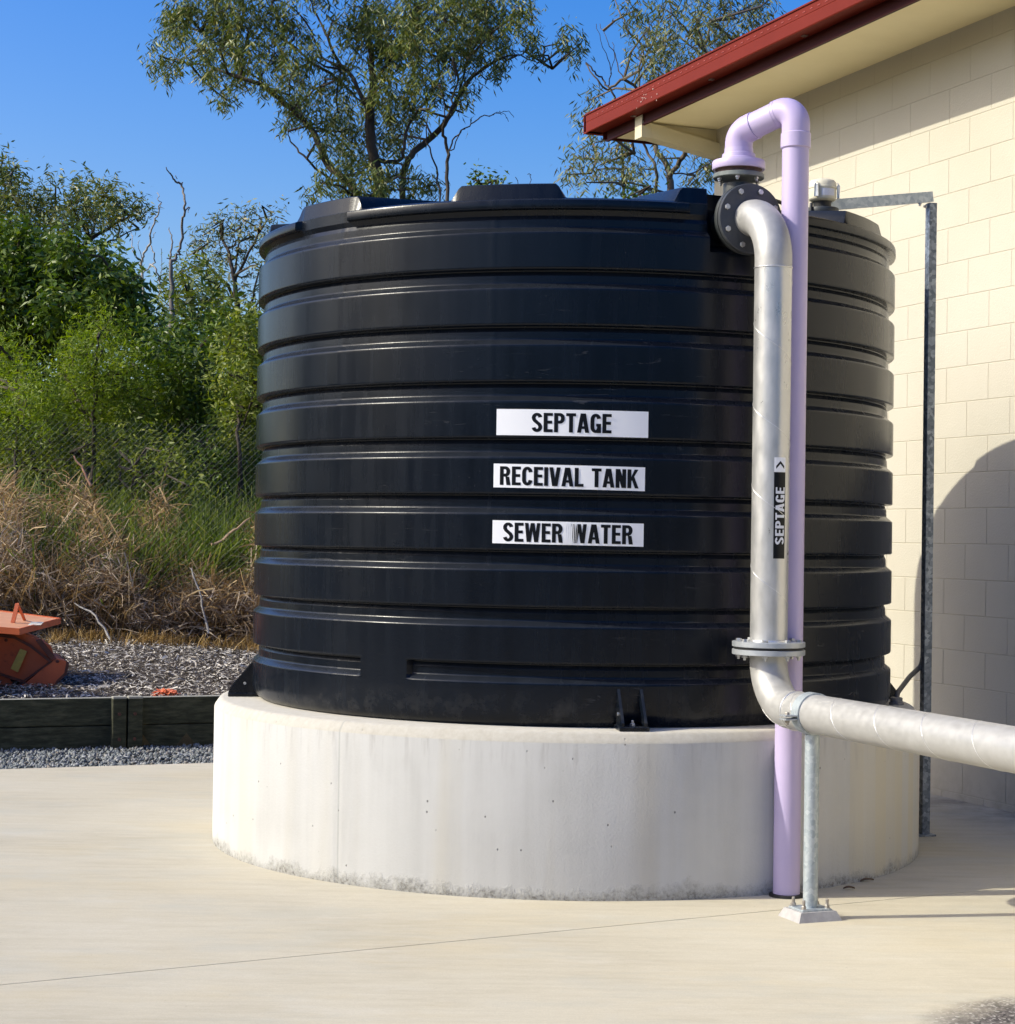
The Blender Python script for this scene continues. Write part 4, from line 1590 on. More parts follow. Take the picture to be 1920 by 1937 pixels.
# deck: a tilted plate with rolled rim
d0, d1, d2, d3 = at(-160, 1176, 13.6), at(36, 1192, 13.55), at(113, 1172, 14.3), at(-60, 1150, 14.5)
mb = MB()
up_ = Vector((0, 0, .006))
P = [d0, d1, d2, d3]
mb.add([p for p in P] + [p + up_ for p in P], [(0, 1, 2, 3), (7, 6, 5, 4)] + [(i, (i + 1) % 4, 4 + (i + 1) % 4, 4 + i) for i in range(4)])
dk = mb.build('deck_plate', m_noisy('sun_faded_orange', (.62, .33, .185), (.56, .26, .13), 8, .45), om)
for i in range(4):
    a, b = P[i], P[(i + 1) % 4]
    dv = (b - a).normalized()
    inn = Vector((0, 0, 1)).cross(dv).normalized()
    MB().box((a + b) / 2 + Vector((0, 0, -.010 - .0004 * (i % 2))), ((b - a).length + .012, .012, .046), (dv, inn)).build('deck_rim', ORANGE, om)
h0, h1, h2 = at(24, 1179, 13.85), at(33, 1142, 13.9), at(48, 1176, 14.05)
mb = MB()
mb.box((h0 + h1) / 2, ((h1 - h0).length, .02, .030), ((h1 - h0).normalized(), Vector((0, 1, 0)) - (h1 - h0).normalized() * (h1 - h0).normalized().y))
mb.build('hitch_lug', ORANGE, om)
mb = MB()
mb.box((h2 + h1) / 2, ((h1 - h2).length, .02, .026), ((h1 - h2).normalized(), Vector((0, 1, 0)) - (h1 - h2).normalized() * (h1 - h2).normalized().y))
mb.build('hitch_lug', ORANGE, om)
s0_, s1_, s2_, s3_ = at(52, 1180, 13.76), at(77, 1180.5, 13.82), at(83, 1176.5, 13.98), at(60, 1176, 13.95)
mb = MB()
for p in (s0_, s1_, s2_, s3_):
    pass
ndk = (d1 - d0).cross(d3 - d0).normalized()


def on_deck(p, h=.0085):
    q = p.copy()
    q.z = d0.z - (ndk.x * (p.x - d0.x) + ndk.y * (p.y - d0.y)) / ndk.z + h
    return q


mb.add([on_deck(p) for p in (s0_, s1_, s2_, s3_)], [(0, 1, 2, 3)])
mb.build('deck_sticker', mat('pale_sticker', (.62, .60, .50), .45), dk)

# unseen plate added outside the picture, shaped to cast the shade across the mulch
fa, fb = Vector((-4.75, 14.7, 0)), Vector((-3.72, 12.80, 0))
fv = (fb - fa).normalized()
mb = MB()
mb.prism([(0, ter_z(fa.x, fa.y) - .02), ((fb - fa).length, ter_z(fb.x, fb.y) - .02), ((fb - fa).length, 1.16), ((fb - fa).length - .12, 1.16), (0, .62)], fv, Vector((0, 0, 1)), fv.cross(Vector((0, 0, 1))), fa, .05)
mb.build('shade_plate', ORANGE, om)
# crumpled orange netting on the bed's edge
bm = bmesh.new()
bmesh.ops.create_icosphere(bm, subdivisions=4, radius=1.0)
oc = EDGE + BED * ((at(322, 1316, 13.1) - EDGE).dot(BED)) + BEDN * .22
oc.z = ter_z(oc.x, oc.y) + .012
for v in bm.verts:
    p = v.co.normalized()
    f = 1 + .22 * math.sin(9 * p.x + 3 * p.y) * math.sin(7 * p.y + 2) + .14 * math.sin(17 * p.z + 11 * p.x) + random.uniform(-.07, .07)
    v.co = Vector((p.x * .088 * f, p.y * .06 * f, p.z * .042 * f)) + oc
me = bpy.data.meshes.new('netting_scrap')
bm.to_mesh(me)
bm.free()
nb = link_mesh('netting_scrap', me, ORANGEN, None)
tag(nb, 'crumpled scrap of orange plastic lying on the mulch behind the timber edging', 'scrap')

# ------------------------------------------------------------------ chain-link fence
fp0, fp1 = Vector((-6.2, 16.7, 0)), Vector((1.5, 17.4, 0))
fx = (fp1 - fp0)
FL = fx.length
fx.normalize()
fz0, fz1 = .50, 2.44
fe = thing('chain_link_fence', (fp0 + fp1) / 2 + Vector((0, 0, fz0)), 'chain-link wire fence in front of the overgrown bank', 'fence')
mb = MB()
pit = .060
hgt = fz1 - fz0
fn = Vector((-fx.y, fx.x, 0))
for fam in (1, -1):
    s = -hgt
    while s < FL + hgt:
        pts = []
        ta, tb = 0.0, hgt
        sa, sb = s, s + hgt
        if fam < 0:
            sa, sb = s + hgt, s
        # clip to the run of the fence
        def at_s(v):
            return fp0 + fx * v

        def zz(v):
            return fz0 + (v - sa) / (sb - sa) * hgt
        lo, hi = max(0, min(sa, sb)), min(FL, max(sa, sb))
        if hi - lo > .05:
            p, q = at_s(lo), at_s(hi)
            p.z, q.z = zz(lo), zz(hi)
            o = fn * (.0022 * fam)
            mb.tube([p + o, q + o], .0010 if fam > 0 else .0006, 3, False)
        s += pit
mb.build('wire_mesh', WIRE, fe)
for z in (fz0 + .02,):
    mb = MB()
    mb.tube([fp0 + Vector((0, 0, z)) + fn * .005, fp1 + Vector((0, 0, z)) + fn * .005], .0022, 4, False)
    mb.build('strand_wire', WIRE, fe)

# ------------------------------------------------------------------ vegetation


def rnd_unit(n):
    v = RNG.normal(0, 1, (n, 3))
    return v / np.linalg.norm(v, axis=1, keepdims=True)


def leaf_mesh(name, base, dirs, ln, wd, m, parent):
    n = len(base)
    side = np.cross(dirs, rnd_unit(n))
    side /= np.linalg.norm(side, axis=1, keepdims=True) + 1e-9
    nrm = np.cross(dirs, side)
    V = np.zeros((n, 5, 3))
    V[:, 0] = base
    mid_ = base + dirs * (ln * .45)[:, None]
    V[:, 1] = mid_ + side * (wd / 2)[:, None]
    V[:, 2] = base + dirs * ln[:, None] + nrm * (ln * RNG.normal(0, .12, n))[:, None]
    V[:, 3] = mid_ - side * (wd / 2)[:, None]
    V = V[:, :4]
    return bulk(name, V.reshape(-1, 3), 4, m, parent, [(0, 1, 2, 3)])


def crown_pts(clusters, Y, spread=1.0, dens=1.0, per=14, sig=.10, ysc=1.0):
    """clusters of (x, y, r) as seen in the photograph -> leaf spray points round real centres"""
    out, cen = [], []
    for c in clusters:
        x, y, r = c[:3]
        dy = c[3] if len(c) > 3 else RNG.normal(0, .9) * spread
        if Y == 27.0 and 640 < x < 860 and 190 < y < 310:      # keep the big gum's limbs in view
            dy = abs(dy) + .5
        p = np.array(at(x, y, Y + dy))
        rm = r * (Y + dy) / FPX
        cen.append((p, rm))
        ns = max(3, int(dens * 24 * (rm / .35) ** 2))
        u = rnd_unit(ns) * (RNG.uniform(0, 1, (ns, 1)) ** .45)
        q = p + u * np.array([rm, rm * 1.1, rm * ysc])
        q += RNG.normal(0, .12 * rm, q.shape)
        out.append(q)
    q = np.concatenate(out)
    k = np.repeat(np.arange(len(q)), per)
    j = RNG.normal(0, sig, (len(k), 3)) * np.array([.8, .8, 1.25])
    return q, q[k] + j, cen


def limbs(mb, polys, Y, n=7):
    ends = []
    for pl_ in polys:
        pts, rs = [], []
        dj = pl_[0][3] if len(pl_[0]) > 3 else 0.0
        yy = 0
        for i, q in enumerate(pl_):
            yy = q[3] if len(q) > 3 else yy + random.uniform(-.25, .25)
            pts.append(at(q[0], q[1], Y + yy))
            rs.append(q[2] * .42 * Y / FPX)
        # resample with a little wander
        P, R = [], []
        for i in range(len(pts) - 1):
            p0, p1 = pts[max(i - 1, 0)], pts[i]
            p2, p3 = pts[i + 1], pts[min(i + 2, len(pts) - 1)]
            for k in range(4):
                t = k / 4
                P.append(.5 * ((2 * p1) + (p2 - p0) * t + (2 * p0 - 5 * p1 + 4 * p2 - p3) * t * t + (3 * p1 - p0 - 3 * p2 + p3) * t ** 3)
                         + Vector((random.gauss(0, 1), random.gauss(0, 1), random.gauss(0, 1))) * (.012 if k else .0))
                R.append(rs[i] + (rs[i + 1] - rs[i]) * t)
        P.append(pts[-1])
        R.append(rs[-1])
        mb.tube(P, [max(r, .004) for r in R], n)
        ends += list(zip(P, R))
    return ends


def twig_net(mb, ends, sprays, cen, frac=.35, r0=.012):
    E = np.array([tuple(p) for p, r in ends])
    hubs = []
    for (c, rm) in cen:
        d = np.linalg.norm(E - c, axis=1)
        j = int(np.argmin(d + .6 * np.maximum(0, E[:, 2] - c[2])))
        a, b = Vector(E[j]), Vector(c)
        if (b - a).length > .05:
            m1 = a.lerp(b, .5) + Vector((RNG.normal(0, .1), RNG.normal(0, .1), RNG.normal(.04, .08)))
            rr = max(.010, min(.03, r0 * 1.5 + .01 * rm))
            mb.tube([a, a.lerp(m1, .5), m1, m1.lerp(b, .6), b], [rr, rr * .85, rr * .7, rr * .55, rr * .4], 5, False)
            hubs += [(m1, 1), (m1.lerp(b, .6), 1)]
        hubs.append((b, 1))
    H = np.array([tuple(h[0]) for h in hubs] + [tuple(e) for e in E])
    for q in sprays:
        if RNG.random() > frac:
            continue
        j = int(np.argmin(np.linalg.norm(H - q, axis=1)))
        a, b = Vector(H[j]), Vector(q)
        if .05 < (b - a).length < 1.3:
            m1 = a.lerp(b, .55) + Vector((RNG.normal(0, .05), RNG.normal(0, .05), RNG.normal(.02, .05)))
            mb.tube([a, m1, b], [r0 * .55, r0 * .4, r0 * .25], 4, False)


def make_tree(name, label, cat, Y, trunks, clusters, leafm, barkm, L=(.09, .16), wr=.17, droop=.75, dens=1.0, per=14, sig=.10,
              group=None, spread=1.0, twigs=.35, ysc=1.0, tr0=.012):
    bx, by = trunks[0][0][0], trunks[0][0][1]
    b0 = at(bx, by, Y)
    gz = ter_z(b0.x, b0.y)
    o = thing(name, Vector((b0.x, b0.y, gz)), label, cat, group)
    mb = MB()
    slim = .74 if name in ('gum_tree', 'gum_sapling') else 1.0
    ends = limbs(mb, [[(q[0], q[1], q[2] * slim) + tuple(q[3:]) for q in tk] for tk in trunks], Y)
    # foot of the trunk down to the ground
    if b0.z > gz:
        for tk in trunks:
            if tk[0][1] >= by - 12:
                p = at(tk[0][0], tk[0][1], Y + (tk[0][3] if len(tk[0]) > 3 else 0))
                r = tk[0][2] * .42 * slim * Y / FPX
                mb.tube([(b0.x + (p.x - b0.x) * .3, b0.y + (p.y - b0.y) * .3, gz - .1), ((p.x + b0.x) / 2, (p.y + b0.y) / 2, (p.z + gz) / 2), p], [r * 1.5, r * 1.15, r], 9)
    sprays, pts, cen = crown_pts(clusters, Y, spread, dens, per, sig, ysc)
    twig_net(mb, ends, sprays, cen, twigs, tr0)
    mb.build('trunk', barkm, o, 60)
    n = len(pts)
    d = rnd_unit(n)
    d[:, 2] = d[:, 2] * (1 - droop) - droop
    d /= np.linalg.norm(d, axis=1, keepdims=True)
    ln = RNG.uniform(L[0], L[1], n)
    leaf_mesh('crown', pts, d, ln, ln * RNG.uniform(wr * .7, wr * 1.3, n), leafm, o)
    return o


# the big gum behind the tank
make_tree('gum_tree', 'tall spreading gum tree behind the tank, crown running off the top of the photo', 'tree', 27.0,
          [[(716, 385, 40, 0), (716, 340, 36), (706, 290, 32), (700, 225, 30), (706, 160, 24), (700, 90, 18), (694, 30, 12), (690, -40, 8)],
           [(680, 380, 24, -.2), (660, 345, 22), (622, 315, 22), (608, 280, 22), (585, 240, 18), (560, 215, 16), (520, 180, 15), (480, 155, 14), (430, 138, 9), (380, 122, 6), (345, 118, 4)],
           [(585, 240, 9, 0), (545, 200, 7), (500, 160, 6), (440, 110, 5), (380, 60, 3)],
           [(660, 345, 10, -.3), (620, 335, 8), (580, 300, 7), (557, 275, 5), (545, 248, 3)],
           [(762, 380, 20, .3), (762, 330, 20), (778, 296, 20), (810, 265, 20), (840, 235, 18), (862, 195, 16), (880, 160, 14), (910, 132, 10), (950, 110, 7), (985, 104, 5), (1015, 118, 3), (1045, 130, 2)],
           [(706, 300, 15, 0), (752, 305, 12), (765, 280, 10), (770, 245, 9), (790, 210, 8), (820, 175, 6), (840, 120, 5)],
           [(700, 225, 16, 0), (670, 150, 12), (640, 115, 10), (620, 70, 8), (600, 30, 6), (585, -10, 4)],
           [(640, 125, 9, 0), (610, 110, 7), (590, 60, 6), (560, 20, 5), (520, -5, 4)],
           [(706, 160, 12, .2), (740, 110, 10), (770, 60, 8), (800, 20, 5)],
           [(640, 150, 10, .4), (600, 125, 9), (560, 90, 7), (510, 60, 5), (460, 40, 3)],
           [(862, 195, 9, .3), (880, 130, 7), (890, 80, 6), (905, 40, 4)],
           [(905, 145, 5, .4), (925, 150, 4), (945, 142, 2)],
           [(735, 330, 14, .1), (715, 360, 14), (700, 372, 12)]],
          [(322, 55, 40), (345, 20, 48), (395, 38, 50), (440, 15, 45), (320, 130, 28), (300, 105, 26), (370, 95, 45), (420, 85, 42), (400, 135, 30),
           (470, 55, 48), (468, 110, 38), (450, 150, 26), (520, 25, 40), (520, 100, 44), (555, 60, 36), (430, 190, 24), (548, 150, 42), (505, 165, 22),
           (590, 110, 34), (570, 195, 32), (545, 225, 26), (612, 170, 34), (600, 235, 34), (640, 215, 36), (645, 150, 36), (660, 55, 42), (700, 25, 50), (690, 85, 44),
           (745, 50, 52), (790, 20, 50), (740, 110, 48), (720, 165, 40), (790, 90, 50), (840, 40, 56), (850, 105, 46), (900, 30, 52), (890, 85, 42),
           (945, 45, 46), (990, 20, 38), (1005, 70, 26), (940, 95, 32), (1008, 105, 16), (925, 125, 24), (890, 175, 20), (800, 150, 42), (770, 190, 38), (830, 170, 24),
           (740, 215, 36), (690, 200, 36), (660, 250, 34), (625, 275, 26), (700, 260, 32), (745, 265, 32), (790, 235, 26), (690, 305, 30), (655, 300, 24), (610, 345, 26), (590, 370, 18),
           (645, 345, 26), (700, 345, 32), (745, 340, 28), (790, 340, 24), (822, 350, 22), (670, 330, 24, -.8), (725, 350, 24, -.8), (690, 365, 22, -.7), (640, 365, 20, -.6), (775, 360, 20, -.5), (1070, 68, 16), (1058, 82, 12), (1092, 88, 18), (1085, 110, 12),
           (600, -60, 80), (740, -80, 90), (880, -60, 90), (440, -60, 70), (980, -60, 50)],
          LEAF_GUM, BARK, (.085, .155), .17, .72, 1.05, 28, .075, twigs=.45)
# slim gum saplings standing right of it
make_tree('gum_sapling', 'slim gum sapling with bare side branches to the right of the big gum trunk', 'tree', 26.0,
          [[(846, 385, 12, 0), (846, 320, 11), (843, 270, 10), (838, 240, 9), (852, 205, 7), (860, 170, 6), (868, 140, 4)],
           [(832, 385, 6, .3), (828, 330, 6), (815, 290, 5), (806, 245, 4), (812, 200, 3)],
           [(846, 300, 5, 0), (856, 265, 5), (878, 243, 4), (905, 225, 4), (930, 218, 3), (958, 211, 2), (972, 222, 1.5)],
           [(852, 285, 4, .1), (872, 250, 3), (880, 243, 2)],
           [(925, 219, 2, 0), (940, 212, 1.5), (952, 214, 1.2), (962, 230, 1)],
           [(838, 240, 5, 0), (842, 200, 4), (834, 165, 3)]],
          [(862, 150, 26), (835, 160, 24), (870, 185, 16), (812, 205, 18)], LEAF_GUM, BARK, (.10, .17), .17, .75, .8, 12, .10, spread=.4)
# gum behind the eaves
make_tree('gum_tree', 'gum tree with a forked trunk seen under the left end of the red eaves', 'tree', 24.0,
          [[(1268, 385, 24, 0), (1268, 345, 22), (1262, 315, 18), (1240, 280, 16), (1228, 235, 12), (1215, 180, 10), (1180, 150, 9), (1150, 170, 7), (1130, 150, 5), (1108, 120, 4)],
           [(1266, 335, 16, 0), (1285, 305, 15), (1300, 280, 15), (1318, 235, 12), (1330, 170, 9), (1335, 100, 7), (1345, 40, 5)],
           [(1240, 370, 10, .5), (1240, 320, 10), (1222, 280, 8), (1205, 230, 7), (1210, 150, 6), (1215, 90, 6), (1190, 60, 6), (1175, 30, 5), (1165, -10, 3)],
           [(1215, 120, 7, .3), (1240, 70, 5), (1255, 20, 4), (1262, -20, 3)],
           [(1262, 320, 5, .1), (1300, 330, 5), (1340, 310, 4), (1370, 290, 3)],
           [(1180, 150, 4, .1), (1165, 110, 3), (1150, 80, 2), (1135, 45, 1.5)],
           [(1200, 290, 4, 0), (1160, 280, 3), (1130, 300, 2)]],
          [(1200, 20, 34), (1225, 55, 32), (1270, 25, 40), (1320, 35, 44), (1370, 20, 46), (1420, 10, 36), (1455, 0, 30), (1260, 85, 40), (1310, 90, 44), (1360, 70, 36),
           (1220, 110, 34), (1255, 140, 36), (1225, 165, 30), (1300, 140, 40), (1115, 190, 22), (1130, 215, 22), (1105, 240, 24), (1125, 270, 22), (1095, 300, 24), (1075, 330, 20), (1140, 310, 28),
           (1110, 345, 24), (1185, 290, 30), (1165, 340, 28), (1220, 320, 24), (1215, 350, 22), (1250, 300, 18), (1315, 300, 24), (1335, 330, 24), (1300, 350, 24), (1350, 300, 18), (1175, 255, 22), (1190, 205, 18),
           (1330, -50, 60), (1220, -50, 50), (1430, 90, 60), (1400, 200, 60)],
          LEAF_GUM2, BARKP, (.08, .14), .17, .72, .85, 27, .085, twigs=.5)
make_tree('gum_sapling', 'thin leafless-topped sapling in the sky left of the red gutter', 'tree', 25.5,
          [[(1180, 385, 8, 0), (1178, 300, 8), (1170, 220, 7), (1158, 175, 6), (1140, 150, 5), (1125, 135, 5), (1108, 118, 4)],
           [(1150, 165, 4, 0), (1155, 130, 3), (1140, 90, 2), (1128, 45, 1.5)], [(1155, 140, 2, 0), (1162, 100, 2), (1158, 80, 1.5)]],
          [(1150, 345, 22), (1130, 320, 20)], LEAF_GUM2, BARK, (.09, .16), .17, .7, .6, 12, .1, spread=.3)
# small bushy crowns over the tank rim
make_tree('shrub', 'small dark leafy top showing over the tank rim beside the middle roof ridge', 'shrub', 22.0,
          [[(912, 400, 8, 0), (910, 370, 6), (912, 350, 4), (905, 338, 3)], [(1000, 390, 2, 0), (985, 355, 1.5), (975, 335, 1)], [(995, 370, 1.5, .1), (1005, 340, 1), (998, 330, .8)]],
          [(905, 342, 12), (925, 345, 14), (893, 340, 9), (940, 350, 11), (912, 358, 14)], LEAF_DARK, BARK, (.05, .09), .4, .3, 1.4, 14, .06, spread=.2)
make_tree('shrub', 'low dark green shrub peeping over the tank rim below the forked gum', 'shrub', 22.5,
          [[(1215, 400, 8, 0), (1215, 380, 6), (1212, 368, 4)]],
          [(1200, 372, 14), (1225, 368, 14), (1180, 376, 12), (1250, 376, 12), (1150, 380, 10)], LEAF_DARK, BARK, (.05, .09), .4, .2, 1.3, 14, .06, spread=.2)

# left-hand wood: far crowns, then shrubs on the bank
make_tree('bush_tree', 'flat-topped dark tree with fanning branches at the far left', 'tree', 30.0,
          [[(120, 640, 26, 0), (120, 560, 20), (125, 500, 14), (150, 470, 10), (190, 440, 8), (235, 415, 5), (270, 402, 3)],
           [(122, 520, 12, .2), (140, 480, 9), (170, 450, 6), (180, 420, 4)], [(120, 540, 14, 0), (90, 480, 10), (60, 430, 7), (30, 380, 5), (15, 340, 3)],
           [(118, 560, 12, -.2), (60, 500, 9), (10, 460, 7), (-40, 420, 4)], [(120, 510, 8, .3), (112, 450, 7), (105, 400, 4)],
           [(150, 480, 6, 0), (200, 460, 5), (240, 440, 3), (262, 432, 2)]],
          [(0, 325, 34), (30, 335, 26), (10, 370, 40), (45, 372, 34), (70, 395, 32), (95, 345, 20), (100, 385, 36), (135, 390, 36), (165, 375, 34), (195, 370, 34), (225, 385, 32), (255, 395, 26),
           (277, 405, 14), (185, 405, 34), (220, 415, 24), (150, 420, 32), (110, 425, 32), (60, 430, 36), (20, 420, 38), (-30, 380, 50), (90, 460, 34), (30, 465, 40), (130, 455, 24), (180, 440, 20), (-20, 440, 44)],
          LEAF_GUM, BARK, (.08, .15), .22, .45, 1.05, 22, .10, spread=.7, twigs=.4)
make_tree('bush_tree', 'airy grey-green tree with bare lower twigs just left of the tank top', 'tree', 28.0,
          [[(455, 720, 22, 0), (452, 620, 16), (446, 560, 12), (440, 510, 9), (430, 470, 7), (415, 440, 4)], [(446, 570, 9, .1), (420, 530, 7), (390, 500, 5), (365, 480, 3)],
           [(444, 530, 8, 0), (465, 490, 6), (485, 450, 5), (505, 415, 3)], [(442, 520, 5, .2), (450, 470, 4), (455, 430, 3)], [(470, 600, 6, 0), (480, 550, 5), (495, 500, 3)]],
          [(385, 445, 22), (400, 430, 26), (430, 425, 28), (460, 415, 28), (490, 408, 26), (515, 405, 20), (380, 470, 20), (415, 460, 28), (445, 455, 26), (480, 445, 24), (500, 440, 18),
           (430, 490, 20), (465, 480, 18), (400, 495, 18), (470, 520, 16), (490, 500, 14), (370, 455, 14), (480, 560, 20), (455, 545, 18), (490, 590, 24)],
          LEAF_GUM2, BARK, (.07, .13), .2, .5, .8, 20, .09, spread=.5, twigs=.5)
make_tree('bush_tree', 'rounded mid-green tree at the foot of the dead branches', 'tree', 26.0,
          [[(360, 720, 18, 0), (360, 640, 14), (362, 580, 10), (365, 530, 6)], [(360, 620, 8, 0), (335, 570, 6), (325, 530, 4)], [(362, 610, 8, 0), (395, 570, 6), (415, 540, 4)]],
          [(340, 515, 26), (365, 505, 28), (390, 515, 26), (325, 540, 28), (355, 540, 34), (390, 545, 32), (415, 535, 24), (420, 565, 30), (345, 575, 36), (385, 580, 36), (315, 575, 26), (430, 595, 32), (360, 615, 40), (400, 615, 38), (320, 610, 32)],
          LEAF_OLIVE, BARK, (.06, .12), .24, .4, 1.15, 22, .10, spread=.6)
dt = thing('dead_tree', Vector((at(320, 560, 25).x, 25, ter_z(at(320, 560, 25).x, 25))), 'dark dead branch standing bare against the sky', 'dead tree')
mb = MB()
limbs(mb, [[(330, 760, 12, 0), (326, 640, 11), (324, 560, 10), (323, 500, 9), (333, 488, 7), (341, 470, 6), (344, 430, 6), (350, 400, 5), (351, 385, 5), (346, 362, 5), (342, 348, 5), (330, 340, 4), (322, 328, 3), (314, 316, 2)],
           [(323, 495, 5, 0), (325, 470, 4), (325, 445, 3), (320, 430, 1.5)], [(350, 400, 4, 0), (356, 392, 3), (356, 402, 1.5)], [(343, 352, 3, 0), (344, 346, 2)], [(335, 338, 2, 0), (332, 332, 1)], [(322, 492, 3, 0), (315, 488, 2)]], 25.0)
mb.build('trunk', BARKD, dt, 60)
dt = thing('dead_tree', Vector((at(275, 560, 25.5).x, 25.5, ter_z(at(275, 560, 25.5).x, 25.5))), 'pale grey dead tree with forked bare twigs left of the dark dead branch', 'dead tree')
mb = MB()
limbs(mb, [[(290, 780, 9, 0), (285, 640, 8), (272, 560, 7), (268, 505, 6), (272, 485, 5), (284, 462, 5), (285, 440, 4), (293, 418, 4), (301, 398, 3), (300, 380, 2), (297, 366, 1.5)],
           [(268, 500, 4, 0), (256, 480, 3), (250, 460, 2), (248, 440, 1.2)], [(284, 500, 4, 0), (296, 510, 4), (303, 535, 4), (300, 560, 3)], [(286, 465, 3, 0), (292, 480, 3), (288, 500, 3), (272, 515, 3)],
           [(270, 490, 2, .1), (262, 470, 1.5), (264, 455, 1)], [(303, 540, 2, 0), (306, 500, 1.5), (305, 470, 1)], [(301, 398, 2, 0), (306, 385, 1)], [(288, 450, 1.5, 0), (293, 440, 1)]], 25.5)
mb.build('trunk', BARKG, dt, 60)


def shrub(label, Y, stem, clusters, leafm, L, wr, droop, dens, per=15, sig=.10, spread=.5, name='shrub', group='shrubs on the bank behind the fence', cat='shrub'):
    return make_tree(name, label, cat, Y, stem, clusters, leafm, BARK, L, wr, droop, dens * 1.7, int(per * 1.6), sig, group, spread, .2)


shrub('tall dark glossy shrub at the left edge under the flat-topped tree', 23.0, [[(40, 760, 20, 0), (42, 650, 14), (40, 560, 9), (35, 480, 4)], [(42, 640, 9, .2), (70, 560, 6), (80, 500, 3)]],
      [(10, 455, 34), (40, 450, 32), (0, 500, 46), (45, 495, 44), (80, 480, 30), (15, 550, 50), (60, 545, 46), (20, 600, 52), (70, 600, 46), (-40, 540, 60), (30, 650, 50), (-30, 620, 50), (75, 650, 40), (-60, 470, 50)],
      LEAF_DARK, (.07, .13), .36, .35, 1.5)
shrub('dark shiny-leaved shrub between the edge shrub and the dead trees', 22.5, [[(165, 780, 18, 0), (165, 680, 13), (160, 590, 8), (150, 510, 4)], [(165, 670, 8, 0), (205, 600, 6), (225, 530, 3)]],
      [(100, 490, 30), (130, 475, 26), (160, 500, 32), (200, 500, 32), (230, 515, 30), (120, 530, 38), (165, 545, 40), (210, 550, 40), (250, 555, 32), (265, 590, 30), (110, 580, 40), (160, 595, 42), (215, 600, 44), (255, 630, 36), (130, 635, 36), (280, 640, 30)],
      LEAF_DARK, (.08, .15), .32, .45, 1.3)
shrub('bright lime green feathery wattle in the middle of the bank', 20.5, [[(170, 940, 12, 0), (178, 860, 10), (176, 780, 8), (180, 700, 5), (185, 640, 3)], [(177, 800, 6, 0), (140, 740, 4), (120, 680, 3)], [(177, 790, 6, 0), (220, 740, 4), (250, 690, 3)]],
      [(165, 640, 34), (195, 625, 30), (140, 670, 34), (180, 670, 40), (220, 660, 34), (130, 710, 34), (170, 710, 40), (215, 705, 40), (255, 690, 30), (150, 750, 40), (195, 750, 42), (235, 740, 34), (270, 735, 26), (130, 770, 26), (175, 785, 36), (215, 780, 30), (300, 760, 26)],
      LEAF_LIME, (.04, .085), .2, .15, 1.7, 18, .10)
shrub('mid green feathery bush low at the left edge', 20.0, [[(30, 930, 10, 0), (32, 840, 8), (30, 760, 6), (30, 690, 3)]],
      [(0, 670, 36), (30, 690, 34), (60, 720, 34), (10, 730, 44), (50, 765, 40), (90, 740, 26), (5, 790, 46), (55, 805, 36), (100, 790, 30), (-40, 700, 46), (-40, 780, 46), (85, 770, 30)],
      LEAF_LIME, (.04, .09), .2, .2, 1.4, 17, .10)
shrub('olive green bush close against the left side of the tank', 20.0, [[(455, 930, 12, 0), (452, 840, 9), (448, 760, 6), (440, 680, 3)], [(452, 820, 5, 0), (480, 740, 4), (485, 680, 2)]],
      [(440, 620, 26), (470, 610, 28), (490, 640, 30), (430, 660, 30), (465, 660, 36), (500, 690, 32), (435, 710, 36), (475, 715, 38), (425, 760, 34), (460, 770, 38), (500, 760, 36), (440, 810, 32), (480, 815, 34), (420, 800, 24)],
      LEAF_OLIVE, (.05, .10), .3, .35, 1.5, 15, .09)
shrub('dark green tangled bush between the lime wattle and the olive bush', 21.5, [[(350, 950, 14, 0), (348, 850, 10), (345, 760, 7), (345, 680, 3)], [(348, 820, 6, 0), (310, 750, 4), (300, 690, 3)]],
      [(290, 640, 26), (320, 650, 32), (360, 650, 34), (395, 660, 30), (300, 690, 36), (340, 700, 40), (385, 705, 38), (310, 745, 38), (350, 755, 42), (395, 755, 36), (300, 800, 34), (340, 810, 40), (385, 805, 34), (265, 790, 26), (410, 620, 28)],
      LEAF_DARK, (.06, .12), .3, .4, 1.25)
shrub('small leafy green bush among tall grass behind the wire', 19.6, [[(250, 1010, 8, 0), (252, 940, 6), (255, 880, 3)], [(252, 930, 4, 0), (310, 890, 3)]],
      [(240, 850, 28), (275, 845, 28), (310, 855, 28), (230, 890, 28), (270, 895, 32), (310, 900, 30), (345, 880, 26), (255, 935, 28), (300, 945, 30), (340, 930, 26), (225, 830, 22), (330, 840, 24), (360, 920, 22)],
      LEAF_OLIVE, (.05, .10), .26, .4, 1.0)

shrub('low green thicket filling the bank behind the wire at the left', 20.8, [[(90, 960, 8, 0), (90, 900, 6), (95, 850, 3)], [(90, 900, 5, 0), (150, 860, 3)]],
      [(20, 850, 34), (60, 840, 36), (105, 835, 34), (150, 830, 34), (195, 830, 32), (40, 880, 30), (90, 880, 34), (140, 875, 34), (185, 870, 30), (0, 890, 34), (-40, 850, 50)],
      LEAF_OLIVE, (.05, .10), .28, .3, .9)
shrub('low dark thicket behind the wire beside the olive bush', 20.6, [[(400, 960, 8, 0), (400, 900, 6), (395, 850, 3)], [(400, 900, 5, 0), (440, 870, 3)]],
      [(360, 850, 30), (400, 850, 34), (440, 855, 34), (480, 860, 34), (380, 890, 30), (425, 895, 30), (465, 895, 30), (505, 870, 34), (290, 840, 30)],
      LEAF_DARK, (.05, .10), .3, .3, 1.0)

